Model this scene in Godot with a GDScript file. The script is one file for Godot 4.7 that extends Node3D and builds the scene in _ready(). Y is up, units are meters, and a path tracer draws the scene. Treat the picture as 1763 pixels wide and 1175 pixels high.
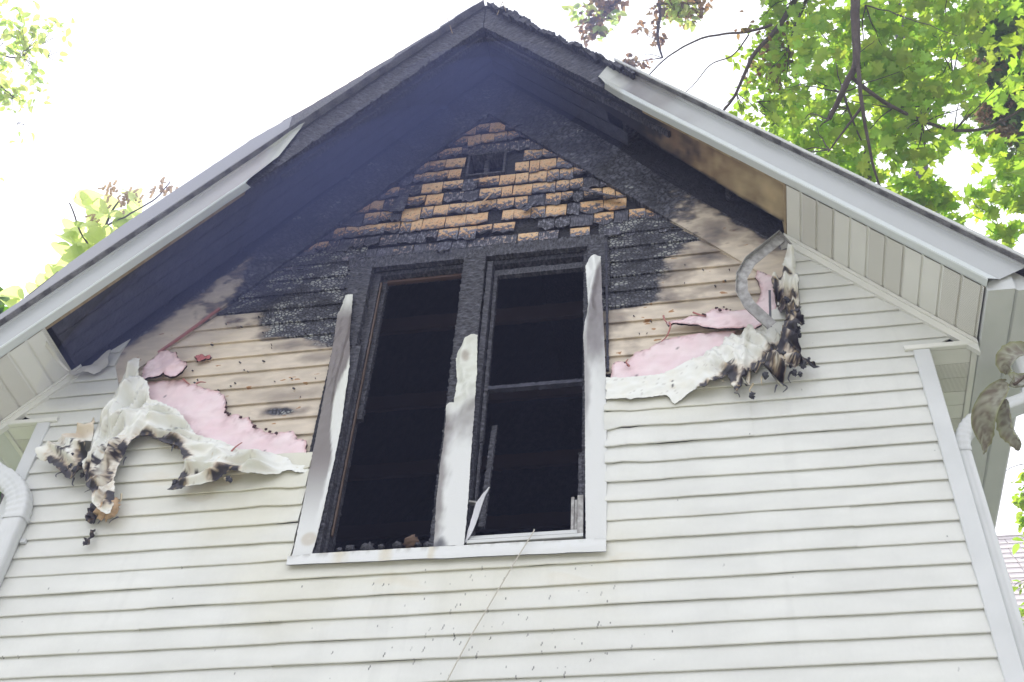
extends Node3D
# A gable end after an attic fire, seen from the lawn below it. Metres, y up; the gable wall stands in the plane z = 0.

const PITCH := 1.16            # rise of the roof per metre
const WALL := 2.376            # half width of the gable wall between its corner boards
const EAVE := 2.69             # half width to the end of the rake soffit
const OVERHANG := 0.385
const COURSE := 0.1143         # exposure of one vinyl lap
const SILL := 4.70

var M := {}
var rng := RandomNumberGenerator.new()
var wob := FastNoiseLite.new()
var cells := FastNoiseLite.new()
var soft := FastNoiseLite.new()
var taken := {}
var house: Node3D


func _ready() -> void:
	# ---- camera, sky, sun, exposure
	var cam := Camera3D.new()
	cam.name = "camera"
	cam.fov = 32.683
	cam.near = 0.05
	cam.far = 400.0
	cam.position = Vector3(1.296, 1.6, 4.454)
	cam.rotation_degrees = Vector3(45.3278, 12.8035, 4.0867)
	add_child(cam)
	cam.current = true
	var sky_mat := ProceduralSkyMaterial.new()
	sky_mat.sky_top_color = Color(0.97, 0.98, 1.0)
	sky_mat.sky_horizon_color = Color(1.0, 1.0, 1.0)
	sky_mat.sky_curve = 0.2
	sky_mat.sky_energy_multiplier = 1.0
	sky_mat.ground_bottom_color = Color(0.55, 0.55, 0.5)
	sky_mat.ground_horizon_color = Color(0.9, 0.9, 0.88)
	sky_mat.sun_angle_max = 20.0
	var sky := Sky.new()
	sky.sky_material = sky_mat
	var env := Environment.new()
	env.background_mode = Environment.BG_SKY
	env.sky = sky
	env.tonemap_mode = Environment.TONE_MAPPER_LINEAR
	env.tonemap_exposure = 2.04
	env.fog_enabled = true  # thin bluish fog added to lift the darks as lens glare would
	env.fog_mode = Environment.FOG_MODE_EXPONENTIAL
	env.fog_density = 0.008
	env.fog_light_color = Color(0.78, 0.81, 1.0)
	env.volumetric_fog_enabled = true
	env.volumetric_fog_density = 0.0
	env.sdfgi_enabled = true
	env.ssao_enabled = true
	env.ssil_enabled = true
	var we := WorldEnvironment.new()
	we.name = "world_environment"
	we.environment = env
	add_child(we)
	var sun := DirectionalLight3D.new()
	sun.name = "sun"
	sun.light_energy = 1.3
	sun.light_color = Color(1.0, 0.96, 0.88)
	sun.light_angular_distance = 0.6
	sun.shadow_enabled = true
	add_child(sun)
	sun.look_at_from_position(Vector3(-4.0, 12.0, -6.5), Vector3.ZERO)

	rng.seed = 7
	wob.seed = 11
	wob.frequency = 1.0
	wob.fractal_octaves = 3
	soft.seed = 19
	soft.frequency = 1.0
	soft.fractal_type = FastNoiseLite.FRACTAL_NONE
	cells.seed = 5
	cells.frequency = 1.0
	cells.noise_type = FastNoiseLite.TYPE_CELLULAR
	cells.cellular_return_type = FastNoiseLite.RETURN_DISTANCE2_SUB
	make_materials()

	# ---- ground and house
	build_ground()
	house = Node3D.new()
	house.name = "house"
	tag(house, "white vinyl sided house with a fire gutted attic gable and hollow double window", "house")
	add_child(house)
	build_shell()
	build_roof()
	build_siding()
	build_clapboards()
	build_friezes()
	build_wall_shingles()
	build_trim()
	build_eaves()
	build_window()
	build_insulation()
	build_melted()
	build_drains()
	# ---- other things
	build_loose()
	build_neighbour()
	build_trees()
	build_wilted()
	build_glare_haze()


# ------------------------------------------------------------------ helpers
func tag(o: Node, label: String, category := "", group := "", kind := "") -> void:
	if label: o.set_meta("label", label)
	if category: o.set_meta("category", category)
	if group: o.set_meta("group", group)
	if kind: o.set_meta("kind", kind)


func numbered(called: String, parent: Node) -> String:
	var key := str(parent.get_instance_id()) + called
	var n: int = taken.get(key, 0)
	taken[key] = n + 1
	return called if n == 0 else "%s_%03d" % [called, n]


func put(called: String, mesh: Mesh, mat: Material, parent: Node = null, label := "") -> MeshInstance3D:
	var o := MeshInstance3D.new()
	var p: Node = parent if parent else house
	o.name = numbered(called, p)
	o.mesh = mesh
	o.material_override = mat
	if label: o.set_meta("label", label)
	p.add_child(o, true)
	return o


func begin() -> SurfaceTool:
	var st := SurfaceTool.new()
	st.begin(Mesh.PRIMITIVE_TRIANGLES)
	return st


func srgb(r: float, g: float, b: float) -> Color:
	return Color(r, g, b).linear_to_srgb()


func mat(r: float, g: float, b: float, rough := 0.7, metal := 0.0) -> StandardMaterial3D:
	var m := StandardMaterial3D.new()
	m.albedo_color = srgb(r, g, b)
	m.roughness = rough
	m.metallic = metal
	m.cull_mode = BaseMaterial3D.CULL_DISABLED
	return m


func noise_tex(seed_: int, freq: float, a: Color, b: Color, size := 512, type := FastNoiseLite.TYPE_SIMPLEX_SMOOTH, oct := 4) -> NoiseTexture2D:
	var n := FastNoiseLite.new()
	n.seed = seed_
	n.frequency = freq
	n.noise_type = type
	n.fractal_octaves = oct
	var g := Gradient.new()
	g.set_color(0, a)
	g.set_color(1, b)
	var t := NoiseTexture2D.new()
	t.width = size
	t.height = size
	t.seamless = true
	t.noise = n
	t.color_ramp = g
	return t


func bump_tex(seed_: int, freq: float, strength: float, size := 512, type := FastNoiseLite.TYPE_SIMPLEX_SMOOTH) -> NoiseTexture2D:
	var n := FastNoiseLite.new()
	n.seed = seed_
	n.frequency = freq
	n.noise_type = type
	n.fractal_octaves = 3
	var t := NoiseTexture2D.new()
	t.width = size
	t.height = size
	t.seamless = true
	t.as_normal_map = true
	t.bump_strength = strength
	t.noise = n
	return t


func quad(st: SurfaceTool, a: Vector3, b: Vector3, c: Vector3, d: Vector3) -> void:
	for p in [a, b, c, a, c, d]:
		st.add_vertex(p)


# a six sided solid by its corners: bit 1 along u, bit 2 along v, bit 4 along w; uv in metres
func solid(st: SurfaceTool, c: Array, bevel := 0.0) -> void:
	var mid := Vector3.ZERO
	for p in c: mid += p / 8.0
	for f in [[0, 1, 3, 2], [4, 6, 7, 5], [0, 4, 5, 1], [2, 3, 7, 6], [0, 2, 6, 4], [1, 5, 7, 3]]:
		var q := [c[f[0]], c[f[1]], c[f[2]], c[f[3]]]
		var n: Vector3 = (q[1] - q[0]).cross(q[2] - q[0])
		if n.length() < 1e-12: n = (q[2] - q[0]).cross(q[3] - q[0])
		if n.dot((q[0] + q[2]) / 2.0 - mid) < 0: q.reverse()
		n = (q[1] - q[0]).cross(q[2] - q[0]).normalized()
		var e: Vector3 = (q[1] - q[0]).normalized()
		var g: Vector3 = n.cross(e)
		st.set_smooth_group(-1)
		for k in [0, 2, 1, 0, 3, 2]:
			st.set_normal(n)
			st.set_uv(Vector2(e.dot(q[k]), g.dot(q[k])))
			st.add_vertex(q[k])
	if bevel > 0.0: pass


func box(st: SurfaceTool, lo: Vector3, hi: Vector3) -> void:
	var c := []
	for i in 8: c.append(Vector3(hi.x if i & 1 else lo.x, hi.y if i & 2 else lo.y, hi.z if i & 4 else lo.z))
	solid(st, c)


# a box with chamfered long edges along x, y or z (axis 0, 1, 2)
func board(st: SurfaceTool, lo: Vector3, hi: Vector3, axis: int, r := 0.004) -> void:
	var a: int = (axis + 1) % 3
	var b: int = (axis + 2) % 3
	var ring := []
	for s in [[0, 0, 1, 0], [1, 0, -1, 0], [1, 0, 0, 1], [1, 1, 0, -1], [1, 1, -1, 0], [0, 1, 1, 0], [0, 1, 0, -1], [0, 0, 0, 1]]:
		var p := Vector3.ZERO
		p[a] = (hi[a] if s[0] else lo[a]) + s[2] * r
		p[b] = (hi[b] if s[1] else lo[b]) + s[3] * r
		ring.append(p)
	var at := [ring.duplicate(), ring.duplicate()]
	for i in 8:
		at[0][i][axis] = lo[axis]
		at[1][i][axis] = hi[axis]
	for i in 8:
		var j: int = (i + 1) % 8
		flat(st, [at[0][i], at[0][j], at[1][j], at[1][i]], (lo + hi) / 2.0)
	for e in 2:
		flat(st, at[e], (lo + hi) / 2.0)


# one flat convex face turned away from mid
func flat(st: SurfaceTool, q: Array, mid: Vector3) -> void:
	var n: Vector3 = (q[1] - q[0]).cross(q[2] - q[0])
	if n.length() < 1e-12: return
	var o := Vector3.ZERO
	for p in q: o += p / q.size()
	if n.dot(o - mid) < 0:
		q = q.duplicate()
		q.reverse()
		n = -n
	n = n.normalized()
	var e: Vector3 = (q[1] - q[0]).normalized()
	var g: Vector3 = n.cross(e)
	st.set_smooth_group(-1)
	for k in range(1, q.size() - 1):
		for p in [q[0], q[k + 1], q[k]]:
			st.set_normal(n)
			st.set_uv(Vector2(e.dot(p), g.dot(p)))
			st.add_vertex(p)


# a prism over a polygon in x, y between z0 and z1
func prism(st: SurfaceTool, poly: PackedVector2Array, z0: float, z1: float) -> void:
	var tri := Geometry2D.triangulate_polygon(poly)
	st.set_smooth_group(-1)
	for z in [z0, z1]:
		for k in range(0, tri.size(), 3):
			var t := [poly[tri[k]], poly[tri[k + 1]], poly[tri[k + 2]]]
			flat(st, [Vector3(t[0].x, t[0].y, z), Vector3(t[1].x, t[1].y, z), Vector3(t[2].x, t[2].y, z)], Vector3(t[0].x, t[0].y, (z0 + z1) / 2.0))
	var cw := Geometry2D.is_polygon_clockwise(poly)
	for i in poly.size():
		var a := poly[i]
		var b := poly[(i + 1) % poly.size()]
		var out := Vector2(b.y - a.y, a.x - b.x).normalized() * (-0.01 if cw else 0.01)
		var inside := (a + b) / 2.0 - out
		flat(st, [Vector3(a.x, a.y, z0), Vector3(b.x, b.y, z0), Vector3(b.x, b.y, z1), Vector3(a.x, a.y, z1)], Vector3(inside.x, inside.y, (z0 + z1) / 2.0))


# a burnt timber: the solid of eight corners, its faces gridded and broken into char blocks
func timber(c: Array, step := 0.008, amp := 0.004, along := 40.0, across := 16.0, frilled := 0.0) -> ArrayMesh:
	var st := begin()
	var lu: float = (c[1] - c[0]).length()
	var lv: float = (c[2] - c[0]).length()
	var lw: float = (c[4] - c[0]).length()
	var n := [clampi(ceili(lu / step), 1, 420), clampi(ceili(lv / step), 1, 80), clampi(ceili(lw / step), 1, 80)]
	var u: Vector3 = (c[1] - c[0]).normalized()
	var v: Vector3 = (c[2] - c[0]).normalized()
	var w: Vector3 = (c[4] - c[0]).normalized()
	var at := func(i: int, j: int, k: int) -> Vector3:
		var a: float = float(i) / n[0]
		var b: float = float(j) / n[1]
		var d: float = float(k) / n[2]
		var p0: Vector3 = c[0].lerp(c[1], a).lerp(c[2].lerp(c[3], a), b)
		var p1: Vector3 = c[4].lerp(c[5], a).lerp(c[6].lerp(c[7], a), b)
		var p: Vector3 = p0.lerp(p1, d)
		var o := Vector3.ZERO
		if i == 0: o -= u
		if i == n[0]: o += u
		if j == 0: o -= v
		if j == n[1]: o += v
		if k == 0: o -= w
		if k == n[2]: o += w
		if o == Vector3.ZERO: return p
		var l := Vector3(u.dot(p) * along, v.dot(p) * across, w.dot(p) * across)
		var h: float = smoothstep(-0.95, -0.5, cells.get_noise_3dv(l)) - 1.0 + 0.5 * wob.get_noise_3dv(p * 30.0)
		var far := p + o.normalized() * amp * h
		if frilled > 0.0 and j == 0: far += v * frilled * maxf(0.0, wob.get_noise_3dv(p * 9.0) + 0.7 * wob.get_noise_3dv(p * 45.0))
		return far
	var face := func(fix: int, val: int, a: int, b: int) -> void:
		var base := {}
		for i in n[a] + 1:
			for j in n[b] + 1:
				var ix := [0, 0, 0]
				ix[fix] = val
				ix[a] = i
				ix[b] = j
				base[i * 1000 + j] = at.call(ix[0], ix[1], ix[2])
		var mid: Vector3 = at.call(n[0] / 2, n[1] / 2, n[2] / 2)
		var ax := [u, v, w]
		var outward: Vector3 = ax[fix] * (1.0 if val else -1.0)
		var flip: bool = ax[a].cross(ax[b]).dot(outward) < 0
		st.set_smooth_group(0 if fix == 2 and val else 2)
		var sa := ["u", "v", "w"]
		for i in n[a]:
			for j in n[b]:
				var q := [i * 1000 + j, (i + 1) * 1000 + j, (i + 1) * 1000 + j + 1, i * 1000 + j + 1]
				for k in ([0, 1, 2, 0, 2, 3] if flip else [0, 2, 1, 0, 3, 2]):
					var p: Vector3 = base[q[k]]
					st.set_uv(Vector2(u.dot(p), v.dot(p) + w.dot(p)))
					st.add_vertex(p)
	face.call(2, 0, 0, 1)
	face.call(2, n[2], 0, 1)
	face.call(1, 0, 0, 2)
	face.call(1, n[1], 0, 2)
	face.call(0, 0, 1, 2)
	face.call(0, n[0], 1, 2)
	st.generate_normals()
	return st.commit()


func corners(lo: Vector3, hi: Vector3, axis := 1) -> Array:
	# u runs along the given axis
	var c := []
	var a: int = axis
	var b: int = 0 if axis != 0 else 1
	for i in 8:
		var p := Vector3.ZERO
		p[a] = hi[a] if i & 1 else lo[a]
		p[b] = hi[b] if i & 2 else lo[b]
		p.z = hi.z if i & 4 else lo.z
		c.append(p)
	return c


# eight corners of a bar from a to b, wide along side and deep along the third direction
func bar(a: Vector3, b: Vector3, wide: float, deep: float, side: Vector3) -> Array:
	var u := (b - a).normalized()
	var s := (side - u * side.dot(u)).normalized()
	var t := u.cross(s).normalized()
	var c := []
	for i in 8:
		c.append((b if i & 1 else a) + s * wide * (0.5 if i & 2 else -0.5) + t * deep * (0.5 if i & 4 else -0.5))
	return c


func poly2(flat_: Array) -> PackedVector2Array:
	var p := PackedVector2Array()
	for i in range(0, flat_.size() - 1, 2): p.append(Vector2(flat_[i], flat_[i + 1]))
	return p


func poly3(flat_: Array) -> Array:
	var p := []
	for i in range(0, flat_.size() - 2, 3): p.append(Vector3(flat_[i], flat_[i + 1], flat_[i + 2]))
	return p


# outline with extra points and a torn, uneven edge
func torn(flat_: Array, jag: float, every := 0.012, freq := 40.0) -> PackedVector2Array:
	var p := poly2(flat_)
	var out := PackedVector2Array()
	for i in p.size():
		var a := p[i]
		var b := p[(i + 1) % p.size()]
		var d := a.distance_to(b)
		var n := maxi(1, roundi(d / every))
		var side := (b - a).orthogonal().normalized()
		for k in n:
			var q := a.lerp(b, float(k) / n)
			out.append(q + side * jag * (wob.get_noise_2dv(q * freq) + 0.6 * wob.get_noise_2dv(q * freq * 3.1)))
	return out


# a thin sheet over an outline: shape(x, y) gives the front of the sheet, tint(x, y) its base colour
func sheet(outline: PackedVector2Array, step: float, shape: Callable, thick: float, tint = null) -> ArrayMesh:
	var lo := outline[0]
	var hi := outline[0]
	for p in outline:
		lo = lo.min(p)
		hi = hi.max(p)
	var nx := ceili((hi.x - lo.x) / step)
	var ny := ceili((hi.y - lo.y) / step)
	var inside := {}
	for i in nx + 1:
		for j in ny + 1:
			inside[i * 2000 + j] = Geometry2D.is_point_in_polygon(lo + Vector2(i, j) * step, outline)
	var tris := PackedVector2Array()
	for i in nx:
		for j in ny:
			var k: int = int(inside[i * 2000 + j]) + int(inside[(i + 1) * 2000 + j]) + int(inside[(i + 1) * 2000 + j + 1]) + int(inside[i * 2000 + j + 1])
			var a := lo + Vector2(i, j) * step
			var b := lo + Vector2(i + 1, j) * step
			var c := lo + Vector2(i + 1, j + 1) * step
			var d := lo + Vector2(i, j + 1) * step
			if k == 4:
				tris.append_array([a, b, c, a, c, d])
				continue
			for part in Geometry2D.intersect_polygons(PackedVector2Array([a, b, c, d]), outline):
				if Geometry2D.is_polygon_clockwise(part): part.reverse()
				var t := Geometry2D.triangulate_polygon(part)
				for q in range(0, t.size(), 3):
					var x := [part[t[q]], part[t[q + 1]], part[t[q + 2]]]
					if (x[1] - x[0]).cross(x[2] - x[0]) < 0: x = [x[0], x[2], x[1]]
					tris.append_array(x)
	var index := {}
	var flatp := PackedVector2Array()
	var pos := PackedVector3Array()
	var ids := PackedInt32Array()
	var uses := {}
	for p in tris:
		var key := Vector2i(roundi(p.x * 4000.0), roundi(p.y * 4000.0))
		if not index.has(key):
			index[key] = pos.size()
			flatp.append(p)
			pos.append(shape.call(p.x, p.y))
		ids.append(index[key])
	var nor := PackedVector3Array()
	nor.resize(pos.size())
	for q in range(0, ids.size(), 3):
		var n := (pos[ids[q + 1]] - pos[ids[q]]).cross(pos[ids[q + 2]] - pos[ids[q]])
		for e in 3:
			nor[ids[q + e]] += n
			var a: int = ids[q + e]
			var b: int = ids[q + (e + 1) % 3]
			var key := Vector2i(mini(a, b), maxi(a, b))
			uses[key] = 0 if uses.has(key) else a * 1000000 + b + 1
	for i in nor.size(): nor[i] = nor[i].normalized() if nor[i].length() > 0 else Vector3.BACK
	var st := begin()
	var emit := func(i: int, back: bool, n: Vector3) -> void:
		if tint != null: st.set_color(tint.call(flatp[i].x, flatp[i].y))
		st.set_normal(n)
		st.set_uv(flatp[i])
		st.add_vertex(pos[i] - (nor[i] * thick if back else Vector3.ZERO))
	for q in range(0, ids.size(), 3):
		for e in [0, 2, 1]: emit.call(ids[q + e], false, nor[ids[q + e]])
		for e in [0, 1, 2]: emit.call(ids[q + e], true, -nor[ids[q + e]])
	for key in uses:
		if uses[key] == 0: continue
		var a: int = (uses[key] - 1) / 1000000
		var b: int = (uses[key] - 1) % 1000000
		var n := (pos[b] - pos[a]).cross(nor[a]).normalized()
		for e in [[a, false], [b, true], [b, false], [a, false], [a, true], [b, true]]: emit.call(e[0], e[1], n)
	return st.commit()


# a tube through points, with a radius at each
func tube(st: SurfaceTool, pts: Array, rad: Array, sides := 8, squash := 1.0, ridges := 0.0) -> void:
	var prev_n := Vector3.ZERO
	var rings := []
	for i in pts.size():
		var d: Vector3 = (pts[mini(i + 1, pts.size() - 1)] - pts[maxi(i - 1, 0)]).normalized()
		var n: Vector3 = prev_n - d * prev_n.dot(d) if i else d.cross(Vector3(0.13, 0.2, 0.97))
		n = n.normalized()
		prev_n = n
		var b := d.cross(n)
		var ring := []
		for s in sides:
			var t := TAU * s / sides
			ring.append(pts[i] + (n * cos(t) + b * sin(t) * squash) * rad[i])
		rings.append(ring)
	st.set_smooth_group(0)
	for i in rings.size() - 1:
		for s in sides:
			var q := [rings[i][s], rings[i][(s + 1) % sides], rings[i + 1][(s + 1) % sides], rings[i + 1][s]]
			for k in [0, 1, 2, 0, 2, 3]:
				st.set_uv(Vector2(float(s) / sides, i * 0.2))
				st.add_vertex(q[k])
	for e in [0, rings.size() - 1]:
		st.set_smooth_group(-1)
		for s in range(1, sides - 1):
			var q := [rings[e][0], rings[e][s], rings[e][s + 1]]
			if e == 0: q.reverse()
			for p in q:
				st.set_uv(Vector2.ZERO)
				st.add_vertex(p)


func curve(pts: Array, n: int, sway := 0.0) -> Array:
	var out := []
	for i in pts.size() - 1:
		var p0: Vector3 = pts[maxi(i - 1, 0)]
		var p3: Vector3 = pts[mini(i + 2, pts.size() - 1)]
		for k in n:
			var q: Vector3 = pts[i].cubic_interpolate(pts[i + 1], p0, p3, float(k) / n)
			if sway > 0: q += Vector3(wob.get_noise_3dv(q * 2.3), wob.get_noise_3dv(q * 2.3 + Vector3.ONE * 9), wob.get_noise_3dv(q * 2.3 + Vector3.ONE * 17)) * sway
			out.append(q)
	out.append(pts[-1])
	return out


func straight(pts: Array, n: int) -> Array:
	var out := []
	for i in pts.size() - 1:
		for k in n: out.append(pts[i].lerp(pts[i + 1], float(k) / n))
	out.append(pts[-1])
	return out


func taper(n: int, a: float, b: float) -> Array:
	var r := []
	for i in n: r.append(lerpf(a, b, float(i) / (n - 1)))
	return r


func along(xs: Array, x: float) -> float:
	# piecewise linear over [x0, y0, x1, y1, ...]
	if x <= xs[0]: return xs[1]
	for i in range(0, xs.size() - 2, 2):
		if x <= xs[i + 2]: return lerpf(xs[i + 1], xs[i + 3], (x - xs[i]) / (xs[i + 2] - xs[i]))
	return xs[-1]


func noise_bytes(seed_: int, w: int, h: int, freq: float, cellular := false, sx := 1.0, oct := 3) -> PackedByteArray:
	var n := FastNoiseLite.new()
	n.seed = seed_
	n.frequency = freq
	n.fractal_octaves = oct
	if cellular:
		n.noise_type = FastNoiseLite.TYPE_CELLULAR
		n.cellular_return_type = FastNoiseLite.RETURN_DISTANCE2_SUB
		n.fractal_type = FastNoiseLite.FRACTAL_NONE
	var im := n.get_image(ceili(w / sx), h, false, false, true)
	if sx != 1.0: im.resize(w, h, Image.INTERPOLATE_BILINEAR)
	im.convert(Image.FORMAT_L8)
	return im.get_data()


# ------------------------------------------------------------------ materials
const BX0 := -2.45
const BX1 := 2.15
const BY0 := 5.5
const BY1 := 9.25
const BW := 1472
const BH := 1200


func char_amount(x: float, y: float, n: float) -> Vector3:
	# how far the paint and wood are burnt at a place on the gable: x char, y soot, z scorch
	var c := y + PITCH * absf(x)
	var chr := 0.0
	var soot := 0.0
	if c > 8.545:
		var over := c - (8.915 if x < 0 else 8.905)
		if x < 0: chr = smoothstep(-0.05, 0.05, x + 1.53 - (c - 8.55) * 0.22 + n * 0.10)
		else: chr = smoothstep(-0.06, 0.07, 1.22 + (c - 8.55) * 0.35 - x + n * 0.13)
		chr = maxf(chr, smoothstep(-0.02, 0.02, over + n * 0.045))
		soot = maxf(smoothstep(-0.12, 0.02, over + n * 0.12), smoothstep(-0.14, 0.04, (x + 1.53 if x < 0 else 1.26 - x) + n * 0.35)) * 0.8
		if x > 0: soot = maxf(soot, 0.8 * smoothstep(0.22, 0.02, Vector2(x - 1.47, (y - 6.98) * 1.3).length() + n * 0.12))
	elif x < 0:
		var row := (y - 6.57) / 0.1305
		var xb := along([-3.0, 0.5, -1.9, -0.80, -1.1, -0.98, -0.9, -1.19, -0.05, -1.19, 0.0, -1.30, 0.95, -1.30, 1.05, -1.9], row)
		chr = smoothstep(-0.03, 0.05, x - xb + n * 0.09)
		soot = smoothstep(-0.25, 0.06, x - xb + n * 0.3) * 0.75
		for s in [[-0.97, 5.955, 0.2, 0.06, 0.5], [-1.05, 5.98, 0.26, 0.05, 0.3], [-0.99, 5.84, 0.15, 0.055, 1.0], [-1.0, 6.37, 0.24, 0.06, 0.7], [-0.86, 6.25, 0.14, 0.05, 0.5], [-1.3, 6.12, 0.1, 0.03, 0.25]]:
			var d := Vector2((x - s[0]) / s[2], (y - s[1]) / s[3]).length()
			soot = maxf(soot, s[4] * smoothstep(1.25, 0.2, d + n * 0.5))
			if s[4] > 0.9: chr = maxf(chr, smoothstep(0.7, 0.35, d + n * 0.45))
	else:
		var row := (y - 6.57) / 0.1305
		var xb := along([-1.2, 0.70, -1.05, 0.93, -0.95, 1.12, 0.0, 1.13, 0.9, 1.15, 1.05, 1.17, 1.95, 1.20, 2.05, 1.27, 2.9, 1.31, 3.0, 1.5, 4.0, 1.7], row)
		chr = smoothstep(0.04, -0.04, x - xb + n * 0.09)
		soot = smoothstep(0.3, -0.08, x - xb + n * 0.3) * 0.7
		for s in [[1.47, 6.53, 0.2, 0.05, 0.6], [1.42, 6.80, 0.15, 0.07, 0.85], [1.25, 6.40, 0.16, 0.04, 0.4], [1.6, 6.66, 0.16, 0.05, 0.45], [1.3, 6.9, 0.1, 0.04, 0.6], [1.55, 6.43, 0.16, 0.04, 0.4]]:
			var d := Vector2((x - s[0]) / s[2], (y - s[1]) / s[3]).length()
			soot = maxf(soot, s[4] * smoothstep(1.3, 0.1, d + n * 0.55))
	return Vector3(chr, soot, 0.0)


func burn_maps() -> Array:
	var n1 := noise_bytes(21, BW, BH, 0.012, false, 1.0, 4)
	var n2 := noise_bytes(22, BW, BH, 0.05, false, 2.6)
	var n3 := noise_bytes(23, BW, BH, 0.14, true)
	var n4 := noise_bytes(24, BW, BH, 0.004, false)
	var alb := PackedByteArray()
	var hgt := PackedByteArray()
	alb.resize(BW * BH * 3)
	hgt.resize(BW * BH)
	var lut := PackedByteArray()
	lut.resize(1025)
	for i in 1025: lut[i] = clampi(roundi(Color(i / 1024.0, 0, 0).linear_to_srgb().r * 255.0), 0, 255)
	for j in BH:
		var y := BY1 - (j + 0.5) / BH * (BY1 - BY0)
		for i in BW:
			var x := BX0 + (i + 0.5) / BW * (BX1 - BX0)
			var c := y + PITCH * absf(x)
			var at := j * BW + i
			if c > 9.4 or (absf(x) < 0.7 and c < 8.5):
				hgt[at] = 128
				continue
			var a := n1[at] / 127.5 - 1.0
			var b := n2[at] / 127.5 - 1.0
			var k := n3[at] / 255.0
			var w := n4[at] / 127.5 - 1.0
			var f := char_amount(x, y, a * 0.8 + b * 0.35)
			var cell := clampf(k * 3.2, 0.0, 1.0)
			if c > 8.545 and f.x > 0.03: cell = smoothstep(-0.97, -0.55, cells.get_noise_2d((absf(x) * 0.653 - y * 0.757) * 38.0 + b * 0.7, (c - 8.5) * 11.0 + (0.0 if x < 0 else 50.0)))
			# old cream paint, weathered and scorched, then soot, then char
			var t := 0.92 + 0.13 * b + 0.12 * w
			var r := 0.64 * t
			var g := 0.555 * t
			var bl := 0.44 * t
			var scorch := clampf(f.y * 0.9 + maxf(0.0, a - 0.35) * 0.5, 0.0, 1.0) * 0.6
			r = lerpf(r, 0.22, scorch)
			g = lerpf(g, 0.14, scorch)
			bl = lerpf(bl, 0.085, scorch)
			if b > 0.55 and a > 0.25 and f.x < 0.3:   # paint flaked off
				r = 0.36; g = 0.19; bl = 0.075
			var so := clampf(f.y * (0.75 + 0.5 * b), 0.0, 1.0)
			r = lerpf(r, 0.07, so)
			g = lerpf(g, 0.065, so)
			bl = lerpf(bl, 0.07, so)
			var ch := f.x
			var dark := lerpf(0.005, 0.10, cell) * clampf(0.85 + 0.5 * b + 0.4 * w + 0.5 * a, 0.25, 2.0)
			var cr := dark
			var cg := dark * 1.02
			var cb := dark * 1.25
			# pale ash and blistered paint left on the char blocks
			var ash := smoothstep(0.12, 0.5, b * 0.7 + a * 0.55 + w * 0.25 + (0.16 if c < 8.545 else -0.30)) * smoothstep(0.5, 0.95, cell) * 0.8
			cr = lerpf(cr, 0.36, ash)
			cg = lerpf(cg, 0.37, ash)
			cb = lerpf(cb, 0.34, ash)
			alb[at * 3] = lut[clampi(int(lerpf(r, cr, ch) * 1024.0), 0, 1024)]
			alb[at * 3 + 1] = lut[clampi(int(lerpf(g, cg, ch) * 1024.0), 0, 1024)]
			alb[at * 3 + 2] = lut[clampi(int(lerpf(bl, cb, ch) * 1024.0), 0, 1024)]
			hgt[at] = clampi(int(128.0 + 20.0 * b * (1.0 - ch) + ch * (cell * 100.0 - 60.0 + 25.0 * a)), 0, 255)
	var im := Image.create_from_data(BW, BH, false, Image.FORMAT_RGB8, alb)
	var hm := Image.create_from_data(BW, BH, false, Image.FORMAT_L8, hgt)
	hm.convert(Image.FORMAT_RGBA8)
	hm.bump_map_to_normal_map(5.0)
	return [ImageTexture.create_from_image(im), ImageTexture.create_from_image(hm)]


func burn_uv(x: float, y: float) -> Vector2:
	return Vector2((x - BX0) / (BX1 - BX0), (BY1 - y) / (BY1 - BY0))


const SX0 := -2.75
const SX1 := 2.75
const SY0 := 2.9
const SY1 := 7.1
const SW := 1320
const SH := 1008


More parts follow.
